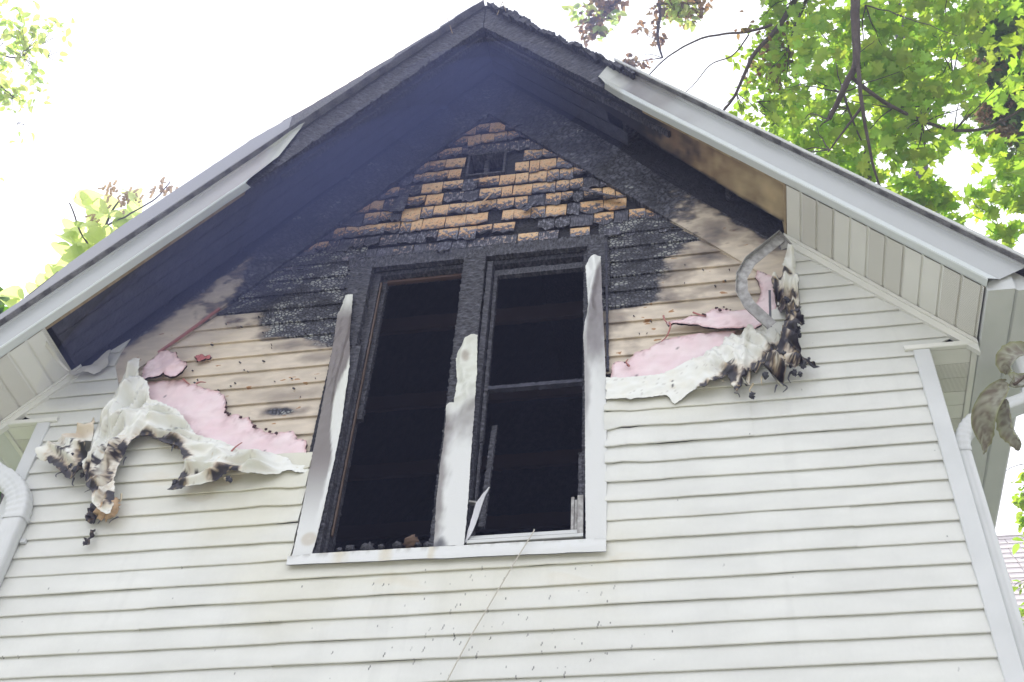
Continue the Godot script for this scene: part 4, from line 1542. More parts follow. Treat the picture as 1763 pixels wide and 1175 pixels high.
	var bf := func(x: float, y: float) -> Vector3: return Vector3(x, y, 0.032 + 0.012 * smoothstep(4.83, 4.76, y) + 0.003 * wob.get_noise_2d(x * 5.0, y * 8.0))
	var bc := func(x: float, y: float) -> Color:
		var n := wob.get_noise_2d(x * 16.0, y * 5.0)
		var c := white
		for s in [[-0.25, 0.04], [-0.02, 0.03], [-0.48, 0.06]]: c = c.lerp(Color(0.50, 0.42, 0.24), 0.5 * smoothstep(s[1], 0.0, absf(x - s[0]) + 0.02 * n))
		c = c.lerp(Color(0.26, 0.24, 0.2), 0.6 * smoothstep(4.80, 4.85, y + 0.02 * n) * smoothstep(0.15, 0.4, n + 0.25))
		return c
	put("sill_trim", sheet(bt, 0.010, bf, 0.004, bc), M.sheet, w)
	# the metal storm sash left at the foot of the right opening
	for q in [[4.852, 4.872, -0.030, 0.012], [4.878, 4.890, -0.045, 0.004], [4.896, 4.912, -0.060, -0.012]]:
		var st := begin()
		board(st, Vector3(0.135, q[0], q[2] - 0.012), Vector3(0.694, q[1], q[3]), 0, 0.002)
		put("storm_sash_rail", st.commit(), M.trim, w)
	for q in [[0.664, 0.694, -0.02, 0.006, 5.10], [0.648, 0.662, -0.04, -0.015, 5.09], [0.628, 0.645, -0.07, -0.03, 5.12]]:
		var st := begin()
		board(st, Vector3(q[0], 4.87, q[2]), Vector3(q[1], q[4], q[3]), 1, 0.002)
		put("storm_sash_stile", st.commit(), M.metal, w)
	put("jamb_stop", timber(corners(Vector3(0.655, 5.09, -0.09), Vector3(0.68, 5.42, -0.05)), 0.008, 0.006), M.char, w)
	var cu := [0.126, 4.853, 0.137, 4.929, 0.153, 5.008, 0.167, 5.078, 0.198, 5.107, 0.242, 5.121, 0.248, 5.113, 0.222, 5.083, 0.203, 5.03, 0.187, 4.97, 0.161, 4.907, 0.142, 4.877]
	put("curled_strip", sheet(torn(cu, 0.002), 0.008, func(x: float, y: float) -> Vector3: return Vector3(x, y, 0.012 + 0.09 * pow(maxf(0.0, (x - 0.13) / 0.12), 1.5)), 0.003, func(_x: float, _y: float) -> Color: return Color(0.62, 0.62, 0.64)), M.sheet, w)
	var pl := poly3([0.118, 5.121, -0.02, 0.177, 5.113, -0.03])
	put("bent_stub", timber(bar(pl[0], pl[1], 0.012, 0.03, Vector3.UP), 0.006, 0.002), M.metal, w)


# ------------------------------------------------------------------ pink foam sheathing that the siding has come away from
func build_insulation() -> void:
	M.strand = mat(0.52, 0.44, 0.30, 0.5)
	M.foam_edge = mat(0.40, 0.16, 0.14, 0.7)
	M.foam_char = mat(0.07, 0.03, 0.035, 0.6)
	var pink := func(x: float, y: float) -> Color:
		var n := wob.get_noise_2d(x * 5.0, y * 5.0)
		var f := wob.get_noise_2d(x * 60.0, y * 60.0)
		var c := Color(0.80, 0.665, 0.675).lerp(Color(0.77, 0.585, 0.605), clampf(0.5 + n, 0.0, 1.0))
		c = c * (1.0 + 0.05 * wob.get_noise_2d(x * 2.0, y * 30.0))
		if f > 0.64: c = c.lerp(Color(0.05, 0.035, 0.04), 0.8)
		return c
	var fringe := func(poly: PackedVector2Array, base: Callable, reach: float) -> Callable:
		return func(x: float, y: float) -> Color:
			var p := Vector2(x, y)
			var d := 9.0
			for i in poly.size():
				d = minf(d, p.distance_to(Geometry2D.get_closest_point_to_segment(p, poly[i], poly[(i + 1) % poly.size()])))
			var n := wob.get_noise_2d(x * 25.0, y * 25.0)
			var c: Color = base.call(x, y)
			c = c.lerp(Color(0.44, 0.20, 0.19), smoothstep(reach, 0.0, d + reach * 0.9 * n) * (0.45 + 0.5 * smoothstep(-0.3, 0.3, n)))
			c = c.lerp(Color(0.40, 0.26, 0.26), 0.5 * smoothstep(0.1, 0.5, wob.get_noise_2d(x * 7.0 + 30.0, y * 7.0) + 0.5 * n) * smoothstep(reach * 7.0, 0.0, d))
			return c.lerp(Color(0.05, 0.02, 0.025), smoothstep(reach * 0.9, 0.0, d + 0.006 * n) * smoothstep(0.15, 0.35, n))
	# left sheet
	var l := torn([-1.895, 6.147, -1.804, 6.146, -1.647, 6.135, -1.636, 6.141, -1.603, 6.089, -1.562, 6.101, -1.543, 6.077, -1.508, 6.062, -1.451, 6.038, -1.404, 6.023, -1.359, 5.981, -1.331, 5.935, -1.321, 5.859, -1.284, 5.821, -1.269, 5.832, -1.248, 5.836, -1.216, 5.798, -1.173, 5.797, -1.145, 5.76, -1.118, 5.726, -1.073, 5.696, -1.045, 5.675, -0.984, 5.665, -0.937, 5.668, -0.888, 5.67, -0.877, 5.647, -0.854, 5.612, -0.801, 5.594, -0.775, 5.424, -0.876, 5.417, -1.034, 5.459, -1.286, 5.54, -1.423, 5.656, -1.597, 5.81, -1.796, 5.94, -1.824, 5.991], 0.007, 0.012, 25.0)
	var lf := func(x: float, y: float) -> Vector3: return Vector3(x, y, 0.004 + 0.008 * wob.get_noise_2d(x * 4.0, y * 4.0) + 0.0035 * soft.get_noise_2d(x * 16.0, y * 16.0))
	put("insulation_board", sheet(l, 0.014, lf, 0.012, fringe.call(l, pink, 0.016)), M.painted, null, "pink foam board with a scorched ragged top edge, left of the window")
	# the flap that hangs forward above it
	var u := torn([-1.906, 6.139, -1.906, 6.192, -1.916, 6.253, -1.886, 6.305, -1.852, 6.357, -1.804, 6.363, -1.73, 6.333, -1.699, 6.278, -1.669, 6.252, -1.64, 6.24, -1.633, 6.214, -1.644, 6.175, -1.661, 6.134, -1.696, 6.115, -1.731, 6.125, -1.761, 6.172, -1.787, 6.165, -1.82, 6.145, -1.868, 6.134], 0.004)
	var uf := func(x: float, y: float) -> Vector3: return Vector3(x, y, 0.025 + 0.03 * smoothstep(6.2, 6.05, y) + 0.02 * wob.get_noise_2d(x * 9.0, y * 9.0) + 0.02 * smoothstep(-1.85, -1.72, x))
	put("insulation_flap", sheet(u, 0.012, uf, 0.010, fringe.call(u, pink, 0.014)), M.painted)
	var s := torn([-1.626, 6.328, -1.596, 6.338, -1.56, 6.324, -1.528, 6.327, -1.52, 6.307, -1.543, 6.294, -1.575, 6.281, -1.6, 6.281], 0.004)
	put("insulation_scrap", sheet(s, 0.008, func(x: float, y: float) -> Vector3: return Vector3(x, y, 0.004 + 0.012 * wob.get_noise_2d(x * 30, y * 30)), 0.008, fringe.call(s, func(_x: float, _y: float) -> Color: return Color(0.45, 0.14, 0.14), 0.01)), M.painted)
	# right of the window: two boards and a strip
	var r1 := torn([0.831, 5.829, 0.834, 5.877, 0.841, 5.952, 0.849, 5.976, 0.873, 5.993, 0.928, 5.981, 0.947, 6.013, 0.966, 6.042, 1.002, 6.057, 1.041, 6.061, 1.072, 6.092, 1.103, 6.111, 1.134, 6.127, 1.165, 6.134, 1.266, 6.14, 1.447, 6.143, 1.506, 6.138, 1.495, 6.014, 1.372, 5.945, 1.292, 5.913, 1.202, 5.882, 1.122, 5.837, 1.12, 5.796, 0.974, 5.806], 0.005, 0.012, 25.0)
	put("insulation_board", sheet(r1, 0.014, lf, 0.012, fringe.call(r1, pink, 0.013)), M.painted, null, "lower pink foam board right of the window, crinkled along its top")
	var r2 := torn([1.142, 6.235, 1.171, 6.243, 1.233, 6.258, 1.296, 6.279, 1.331, 6.27, 1.357, 6.286, 1.4, 6.321, 1.451, 6.319, 1.48, 6.304, 1.499, 6.29, 1.549, 6.286, 1.59, 6.286, 1.617, 6.256, 1.652, 6.21, 1.65, 6.137, 1.602, 6.1, 1.564, 6.122, 1.505, 6.121, 1.446, 6.129, 1.368, 6.15, 1.309, 6.175, 1.23, 6.203, 1.18, 6.213, 1.154, 6.201], 0.004)
	var r2f := func(x: float, y: float) -> Vector3: return Vector3(x, y, 0.012 + 0.028 * smoothstep(6.3, 6.18, y - (x - 1.3) * 0.1) + 0.012 * wob.get_noise_2d(x * 8.0, y * 8.0))
	put("insulation_board", sheet(r2, 0.012, r2f, 0.010, fringe.call(r2, pink, 0.016)), M.painted, null, "upper pink foam board with charred crumbs along its top")
	var r3 := torn([1.67, 6.614, 1.705, 6.587, 1.75, 6.548, 1.747, 6.451, 1.754, 6.328, 1.712, 6.214, 1.656, 6.251, 1.621, 6.328, 1.641, 6.351, 1.66, 6.39, 1.674, 6.446, 1.666, 6.51, 1.654, 6.559], 0.004)
	put("insulation_board", sheet(r3, 0.012, lf, 0.010, fringe.call(r3, pink, 0.012)), M.painted, null, "pink foam strip behind the bent metal channel")
	# melted threads and charred crumbs
	var threads := [[1.161, 6.222, 0.03, 1.166, 6.187, 0.035, 1.151, 6.136, 0.035, 1.135, 6.109, 0.03, 1.11, 6.093, 0.02], [1.13, 6.301, 0.01, 1.135, 6.26, 0.02, 1.147, 6.227, 0.03], [1.295, 6.299, 0.02, 1.331, 6.263, 0.03, 1.361, 6.247, 0.03], [0.934, 5.925, 0.02, 0.918, 5.948, 0.03, 0.93, 5.971, 0.03], [-1.551, 6.091, 0.01, -1.522, 6.091, 0.02, -1.483, 6.074, 0.03], [-1.191, 5.512, 0.05, -1.171, 5.53, 0.06, -1.128, 5.551, 0.075], [-1.646, 6.135, 0.01, -1.605, 6.092, 0.02, -1.586, 6.079, 0.02]]
	for t in threads:
		var st := begin()
		var c := curve(poly3(t), 4, 0.004)
		tube(st, c, taper(c.size(), 0.006, 0.0025), 7)
		st.generate_normals()
		put("melted_thread", st.commit(), M.foam_edge)
	for q in [[1.42, 6.305, 0.03, 1.439, 6.287, 0.03, 1.474, 6.288, 0.03, 1.494, 6.28, 0.03, 1.461, 6.308, 0.03], [-1.317, 5.877, 0.02, -1.295, 5.828, 0.02, -1.311, 5.837, 0.02, -1.287, 5.812, 0.02], [-1.042, 5.684, 0.02, -1.014, 5.663, 0.02, -0.976, 5.65, 0.02, -1.209, 5.788, 0.02, -1.113, 5.71, 0.02], [0.914, 5.958, 0.02, 0.929, 5.935, 0.02], [1.356, 6.256, 0.03, 1.346, 6.266, 0.03]]:
		for p in poly3(q):
			put("charred_crumb", lump(p, Vector3(0.009, 0.008, 0.007) * rng.randf_range(0.4, 1.1), 1.2, rng.randi() % 99), M.foam_char)


# a crumpled lump
func lump(at: Vector3, size: Vector3, rough: float, seed_: int, n := 10) -> ArrayMesh:
	var st := begin()
	st.set_smooth_group(0)
	var g := []
	for j in n + 1:
		var line := []
		for i in n + 1:
			var th := TAU * i / n
			var ph := PI * j / n
			var d := Vector3(sin(ph) * cos(th), cos(ph), sin(ph) * sin(th))
			if i == n: d = Vector3(sin(ph), cos(ph), 0)
			var k := 1.0 + rough * wob.get_noise_3dv(d * 2.2 + Vector3.ONE * seed_)
			line.append(at + d * size * k)
		g.append(line)
	for j in n:
		for i in n:
			for e in [[j, i], [j, i + 1], [j + 1, i + 1], [j, i], [j + 1, i + 1], [j + 1, i]]:
				st.set_uv(Vector2(e[1] * 0.05, e[0] * 0.05))
				st.add_vertex(g[e[0]][e[1]])
	st.generate_normals()
	return st.commit()


# ------------------------------------------------------------------ vinyl that softened, slid down and set again
func fold(x: float, y: float, dir: float, across: float) -> float:
	# long creases; dir is the direction across them
	var a := x * cos(dir) + y * sin(dir)
	var l := y * cos(dir) - x * sin(dir)
	var n := soft.get_noise_2d(a * across, l * across * 0.22)
	var f := soft.get_noise_2d(a * across * 2.3 + 40.0, l * across * 0.5)
	var b := soft.get_noise_2d(x * 5.0 + 80.0, y * 5.0)
	return 0.75 - 1.5 * absf(n) + 0.35 * f + 0.5 * b


func edge_dist(poly: PackedVector2Array, p: Vector2) -> float:
	var d := 9.0
	for i in poly.size():
		d = minf(d, p.distance_to(Geometry2D.get_closest_point_to_segment(p, poly[i], poly[(i + 1) % poly.size()])))
	return d


func melt_tint(poly: PackedVector2Array, burns: Array) -> Callable:
	return func(x: float, y: float) -> Color:
		var p := Vector2(x, y)
		var n := wob.get_noise_2d(x * 9.0, y * 9.0)
		var m := wob.get_noise_2d(x * 34.0, y * 34.0)
		var c := Color(0.76, 0.765, 0.71).lerp(Color(0.72, 0.70, 0.59), clampf(n + 0.2, 0.0, 1.0) * 0.7)
		var near := 0.0
		for b in burns:
			near = maxf(near, smoothstep(1.3, 0.25, p.distance_to(Vector2(b[0], b[1])) / b[2] + 0.35 * n + 0.2 * m))
		var d := edge_dist(poly, p)
		c = c.lerp(Color(0.60, 0.44, 0.25), clampf(near * 1.1, 0.0, 1.0) * smoothstep(0.09, 0.01, d + 0.02 * n))
		var k := smoothstep(0.3, 0.7, near) * smoothstep(0.060, 0.012, d + 0.02 * m + 0.02 * n)
		k = maxf(k, smoothstep(0.75, 1.0, near) * smoothstep(0.0, 0.25, n + 0.5 * m + 0.05))
		c = c.lerp(Color(0.11, 0.07, 0.05), clampf(k * 1.6, 0.0, 0.9))
		c = c.lerp(Color(0.016, 0.014, 0.018), smoothstep(0.35, 0.8, k + 0.25 * m))
		var crease := smoothstep(0.06, 0.0, absf(soft.get_noise_2d(x * 9.0 + 20.0, y * 3.0)))
		c = c.lerp(Color(0.55, 0.42, 0.25), crease * smoothstep(0.05, 0.4, near + 0.3 * n) * 0.7)
		if m > 0.5 and near < 0.2: c = c.lerp(Color(0.2, 0.15, 0.12), 0.35)
		return c


func build_melted() -> void:
	# left drape
	var l := torn([-1.986, 6.28, -1.962, 6.287, -1.93, 6.277, -1.895, 6.135, -1.85, 6.106, -1.809, 6.056, -1.778, 5.955, -1.729, 5.937, -1.659, 5.901, -1.599, 5.865, -1.54, 5.805, -1.483, 5.73, -1.434, 5.665, -1.356, 5.632, -1.252, 5.596, -1.154, 5.528, -1.033, 5.505, -0.934, 5.476, -0.868, 5.458, -0.839, 5.421, -0.747, 5.4, -0.742, 5.349, -0.834, 5.374, -0.856, 5.371, -0.906, 5.339, -0.949, 5.327, -1.051, 5.328, -1.138, 5.357, -1.176, 5.325, -1.202, 5.292, -1.31, 5.268, -1.371, 5.26, -1.42, 5.248, -1.464, 5.251, -1.441, 5.285, -1.425, 5.32, -1.424, 5.369, -1.429, 5.44, -1.454, 5.499, -1.489, 5.557, -1.536, 5.579, -1.587, 5.599, -1.646, 5.637, -1.7, 5.666, -1.736, 5.655, -1.763, 5.625, -1.783, 5.576, -1.798, 5.522, -1.804, 5.474, -1.8, 5.428, -1.788, 5.345, -1.75, 5.252, -1.731, 5.176, -1.737, 5.108, -1.773, 5.118, -1.804, 5.137, -1.852, 5.186, -1.868, 5.248, -1.913, 5.286, -1.953, 5.356, -1.993, 5.433, -2.023, 5.552, -2.033, 5.627, -2.04, 5.702, -2.04, 5.791, -2.028, 5.887, -2.013, 5.968, -2.004, 6.045, -1.997, 6.146], 0.007)
	var lf := func(x: float, y: float) -> Vector3:
		var p := Vector2(x, y)
		var hang := smoothstep(0.0, 0.05, edge_dist(l, p))
		var z := 0.045 + 0.068 * lerpf(fold(x, y, -0.28, 11.0), fold(x, y, 1.45, 8.0), smoothstep(-1.85, -1.65, x)) * hang
		z += 0.05 * smoothstep(5.6, 5.2, y) + 0.03 * exp(-pow((x + 1.9) / 0.15, 2.0))
		var band := exp(-pow((y - along([-2.3, 5.3, -1.75, 5.62, -1.5, 5.55, -1.2, 5.42, -0.8, 5.40], x)) / 0.06, 2.0))
		z += 0.035 * band
		if x > -1.1: z = lerpf(z, 0.02 + 0.012 * wob.get_noise_2d(x * 8, y * 8), smoothstep(-1.05, -0.8, x))
		return Vector3(x, y, z)
	var lb := triples([-1.855, 5.543, 0.093, -1.897, 5.561, 0.077, -1.888, 5.346, 0.124, -1.897, 5.445, 0.077, -1.765, 5.198, 0.062, -1.906, 5.292, 0.093, -1.717, 5.647, 0.07, -1.634, 5.61, 0.077, -1.58, 5.59, 0.062, -1.519, 5.584, 0.07, -1.45, 5.505, 0.054, -1.42, 5.305, 0.077, -1.448, 5.239, 0.093, -1.311, 5.421, 0.054, -1.176, 5.339, 0.093, -1.326, 5.366, 0.054, -1.259, 5.444, 0.046, -1.841, 5.615, 0.046])
	put("melted_siding", sheet(l, 0.010, lf, 0.0025, melt_tint(l, lb)), M.sheet, null, "melted white siding draped below the left foam board, its hems charred")
	# the crumpled corner beside it
	var cr := torn([-2.279, 5.682, -2.243, 5.705, -2.202, 5.747, -2.153, 5.788, -2.096, 5.814, -2.059, 5.816, -2.041, 5.746, -2.035, 5.685, -2.018, 5.608, -2.013, 5.549, -1.993, 5.475, -1.983, 5.402, -2.03, 5.398, -2.076, 5.394, -2.13, 5.435, -2.195, 5.49, -2.237, 5.514, -2.285, 5.527, -2.316, 5.577, -2.287, 5.607, -2.243, 5.645], 0.008)
	var cb := triples([-2.15, 5.585, 0.108, -2.093, 5.492, 0.108, -2.033, 5.458, 0.093, -2.156, 5.498, 0.077, -2.026, 5.544, 0.062, -2.115, 5.626, 0.062, -2.197, 5.509, 0.062, -2.093, 5.42, 0.077])
	var crt := melt_tint(cr, cb)
	put("melted_siding", sheet(cr, 0.009, func(x: float, y: float) -> Vector3: return Vector3(x, y, 0.055 + 0.045 * fold(x, y, 0.9, 7.5) + 0.04 * smoothstep(5.78, 5.6, y)), 0.0025, func(x: float, y: float) -> Color: return (crt.call(x, y) as Color).lerp(Color(0.62, 0.45, 0.27), 0.55 * smoothstep(5.66, 5.74, y))), M.sheet, null, "crumpled browned scrap of siding at the left corner board")
	for q in [[-1.893, 5.118, -1.908, 5.163, -1.898, 5.189, -1.908, 5.234, -1.867, 5.245, -1.852, 5.192, -1.854, 5.163, -1.839, 5.131, -1.852, 5.112, -1.873, 5.103], [-1.848, 4.951, -1.859, 4.998, -1.841, 5.017, -1.847, 5.064, -1.833, 5.071, -1.824, 5.029, -1.825, 4.99, -1.83, 4.965]]:
		var o := torn(q, 0.004)
		put("charred_drip", sheet(o, 0.007, func(x: float, y: float) -> Vector3: return Vector3(x, y, 0.05 + 0.03 * wob.get_noise_2d(x * 25, y * 25)), 0.004, func(x: float, y: float) -> Color: return Color(0.025, 0.02, 0.028).lerp(Color(0.25, 0.18, 0.12), smoothstep(0.25, 0.6, wob.get_noise_2d(x * 40, y * 40)))), M.sheet)
	# right drape along the foot of the foam
	var r := torn([0.812, 5.853, 0.889, 5.841, 0.987, 5.841, 1.066, 5.843, 1.115, 5.848, 1.165, 5.875, 1.215, 5.897, 1.275, 5.917, 1.335, 5.94, 1.386, 5.981, 1.428, 6.018, 1.438, 6.063, 1.448, 6.09, 1.494, 6.104, 1.534, 6.102, 1.564, 6.112, 1.593, 6.143, 1.62, 6.163, 1.651, 6.142, 1.687, 6.117, 1.707, 6.071, 1.729, 6.012, 1.712, 5.958, 1.684, 5.904, 1.646, 5.862, 1.614, 5.828, 1.572, 5.79, 1.542, 5.748, 1.52, 5.711, 1.501, 5.674, 1.475, 5.635, 1.46, 5.671, 1.448, 5.719, 1.437, 5.784, 1.423, 5.751, 1.389, 5.734, 1.357, 5.711, 1.317, 5.679, 1.282, 5.696, 1.241, 5.679, 1.211, 5.656, 1.186, 5.636, 1.16, 5.626, 1.141, 5.661, 1.123, 5.689, 1.06, 5.686, 0.954, 5.687, 0.877, 5.693, 0.81, 5.697], 0.006)
	var rb := triples([1.458, 5.837, 0.054, 1.463, 5.783, 0.068, 1.445, 5.738, 0.054, 1.555, 5.706, 0.081, 1.611, 5.792, 0.081, 1.666, 5.867, 0.081, 1.521, 5.684, 0.054, 1.155, 5.751, 0.019, 1.152, 5.785, 0.016, 1.319, 5.693, 0.034, 1.397, 5.724, 0.041, 1.703, 5.944, 0.054, 1.465, 5.638, 0.041])
	var rf := func(x: float, y: float) -> Vector3:
		var z := 0.030 + 0.045 * fold(x, y, 0.55, 9.0) * smoothstep(1.2, 1.4, x)
		z += 0.018 * exp(-pow((y - 5.965) / 0.02, 2.0)) * smoothstep(1.4, 1.2, x) + 0.03 * smoothstep(6.05, 5.85, y) * smoothstep(1.15, 1.3, x)
		z += 0.02 * exp(-pow((x - 1.555 - (y - 6.1) * 0.1) / 0.012, 2.0)) + 0.006 * wob.get_noise_2d(x * 8.0, y * 20.0)
		return Vector3(x, y, z)
	put("melted_siding", sheet(r, 0.010, rf, 0.0025, melt_tint(r, rb)), M.sheet, null, "slumped white siding below the right foam boards, stitched with a seam")
	# upright crumple at its right end
	var v := torn([1.852, 6.692, 1.867, 6.673, 1.879, 6.632, 1.877, 6.562, 1.872, 6.453, 1.863, 6.317, 1.858, 6.243, 1.856, 6.181, 1.838, 6.143, 1.848, 6.101, 1.854, 6.055, 1.84, 6.007, 1.817, 6.001, 1.805, 5.922, 1.812, 5.869, 1.82, 5.827, 1.84, 5.82, 1.86, 5.801, 1.877, 5.789, 1.899, 5.76, 1.87, 5.766, 1.843, 5.774, 1.822, 5.766, 1.799, 5.737, 1.765, 5.733, 1.746, 5.743, 1.724, 5.709, 1.693, 5.653, 1.676, 5.662, 1.657, 5.698, 1.624, 5.739, 1.586, 5.732, 1.554, 5.684, 1.532, 5.65, 1.505, 5.661, 1.536, 5.699, 1.571, 5.747, 1.617, 5.802, 1.662, 5.849, 1.696, 5.899, 1.727, 5.951, 1.754, 6.025, 1.774, 6.111, 1.772, 6.178, 1.755, 6.218, 1.745, 6.288, 1.735, 6.365, 1.731, 6.424, 1.738, 6.472, 1.773, 6.495, 1.797, 6.508, 1.807, 6.573, 1.826, 6.637], 0.008)
	var vb := triples([1.766, 6.341, 0.081, 1.782, 6.22, 0.095, 1.801, 6.13, 0.108, 1.828, 6.069, 0.081, 1.794, 5.989, 0.108, 1.764, 5.896, 0.108, 1.711, 5.848, 0.108, 1.656, 5.774, 0.095, 1.781, 5.799, 0.095, 1.873, 5.788, 0.054, 1.584, 5.716, 0.068, 1.815, 6.334, 0.054, 1.835, 6.212, 0.068, 1.793, 6.491, 0.034, 1.698, 5.729, 0.041, 1.745, 6.421, 0.041, 1.815, 6.504, 0.041])
	put("melted_siding", sheet(v, 0.009, func(x: float, y: float) -> Vector3: return Vector3(x, y, 0.05 + 0.07 * lerpf(fold(x, y, 0.7, 10.0), fold(x, y, -0.1, 10.0), smoothstep(6.05, 6.2, y)) + 0.05 * smoothstep(6.25, 6.0, y)), 0.003, melt_tint(v, vb)), M.sheet, null, "upright charred crumple of siding under the right eave")
	for q in [[1.814, 6.029, 0.09, 1.828, 6.031, 0.1, 1.795, 6.078, 0.1, 1.798, 5.979, 0.1, 1.776, 5.913, 0.1, 1.782, 5.807, 0.11, 1.792, 5.74, 0.11, 1.739, 5.759, 0.11, 1.7, 5.827, 0.1, 1.775, 5.712, 0.1, 1.602, 5.693, 0.1, 1.551, 5.649, 0.09, 1.776, 6.247, 0.08, 1.841, 5.757, 0.1], [-2.087, 5.523, 0.1, -2.03, 5.445, 0.1, -2.077, 5.443, 0.1, -1.992, 5.407, 0.09, -1.868, 5.306, 0.08, -1.862, 5.362, 0.08, -1.855, 5.251, 0.08, -1.834, 5.516, 0.08, -1.854, 5.503, 0.08, -1.407, 5.288, 0.07, -1.157, 5.298, 0.09]]:
		for p in poly3(q):
			for e in 2: put("charred_lump", lump(p + Vector3(rng.randfn(0, 0.02), rng.randfn(0, 0.022), rng.randfn(0, 0.008)), Vector3(0.012, 0.017, 0.009) * rng.randf_range(0.5, 1.2), 1.3, rng.randi() % 999, 12), M.char)
	# strands pulled out thin from the softened hems
	for q in [[1.464, 5.611, 0.08, 1.449, 5.712, 0.07, 1.416, 5.719, 0.06, 1.561, 5.655, 0.09, 1.606, 5.686, 0.1, 1.673, 5.62, 0.1, 1.697, 5.63, 0.1, 1.751, 5.702, 0.1], [-1.782, 5.118, 0.07, -1.707, 5.099, 0.07, -1.737, 5.248, 0.07, -1.908, 5.29, 0.07, -2.046, 5.378, 0.08, -2.13, 5.428, 0.08, -1.407, 5.33, 0.07, -1.78, 5.496, 0.08, -1.524, 5.559, 0.08, -1.149, 5.307, 0.07]]:
		for p in poly3(q):
			var st2 := begin()
			var e: Vector3 = p + Vector3(rng.randfn(0, 0.02), -rng.randf_range(0.015, 0.05), rng.randfn(0, 0.012))
			var c2 := curve([p + Vector3(0, 0.02, -0.01), p.lerp(e, 0.5) + Vector3(rng.randfn(0, 0.012), 0, rng.randfn(0, 0.01)), e], 5, 0.004)
			tube(st2, c2, taper(c2.size(), 0.006, 0.0016), 6, 0.5)
			st2.generate_normals()
			put("melted_strand", st2.commit(), M.char if rng.randf() < 0.6 else M.strand)
	# tan foam clump caught at the end of the left drip
	put("browned_clump", lump(Vector3(-1.775, 5.171, 0.075), Vector3(0.06, 0.066, 0.035), 0.6, 4, 16), mat(0.46, 0.31, 0.18, 0.6))
	# a soffit channel that has bent right round and hangs from its nailed end
	var pts := straight(poly3([1.845, 6.669, 0.1, 1.815, 6.736, 0.13, 1.616, 6.503, 0.165, 1.56, 6.388, 0.165, 1.553, 6.268, 0.158, 1.584, 6.166, 0.15, 1.684, 6.029, 0.12]), 1)
	var st := begin()
	var prof := [Vector2(-0.040, 0.0), Vector2(0.022, 0.0), Vector2(0.022, 0.030), Vector2(0.0195, 0.030), Vector2(0.0195, 0.0026), Vector2(-0.040, 0.0026)]
	for i in pts.size() - 1:
		var rings := []
		for e in 2:
			var at: int = i + e
			var d: Vector3 = (pts[mini(at + 1, pts.size() - 1)] - pts[maxi(at - 1, 0)]).normalized()
			var t := float(at) / pts.size()
			var side := d.cross(Vector3(0.15 - 0.5 * t, -0.35 + 0.3 * sin(t * 9.0), 0.92)).normalized()
			var up := side.cross(d).normalized()
			var ring := []
			for p in prof: ring.append(pts[at] + side * p.x + up * (p.y))
			rings.append(ring)
		st.set_smooth_group(-1)
		for k in prof.size():
			var k2 := (k + 1) % prof.size()
			quad(st, rings[0][k], rings[0][k2], rings[1][k2], rings[1][k])
	st.generate_normals()
	put("bent_channel", st.commit(), M.metal, null, "bent grey metal channel hanging in a hook from the soffit")
	var sl := poly3([1.71, 6.321, 0.11, 1.703, 6.19, 0.115, 1.684, 6.029, 0.12])
	put("channel_end", timber(bar(sl[0], sl[2], 0.014, 0.004, Vector3.RIGHT), 0.01, 0.001), mat(0.05, 0.05, 0.06, 0.5))


func triples(f: Array) -> Array:
	var o := []
	for i in range(0, f.size() - 2, 3): o.append([f[i], f[i + 1], f[i + 2]])
	return o


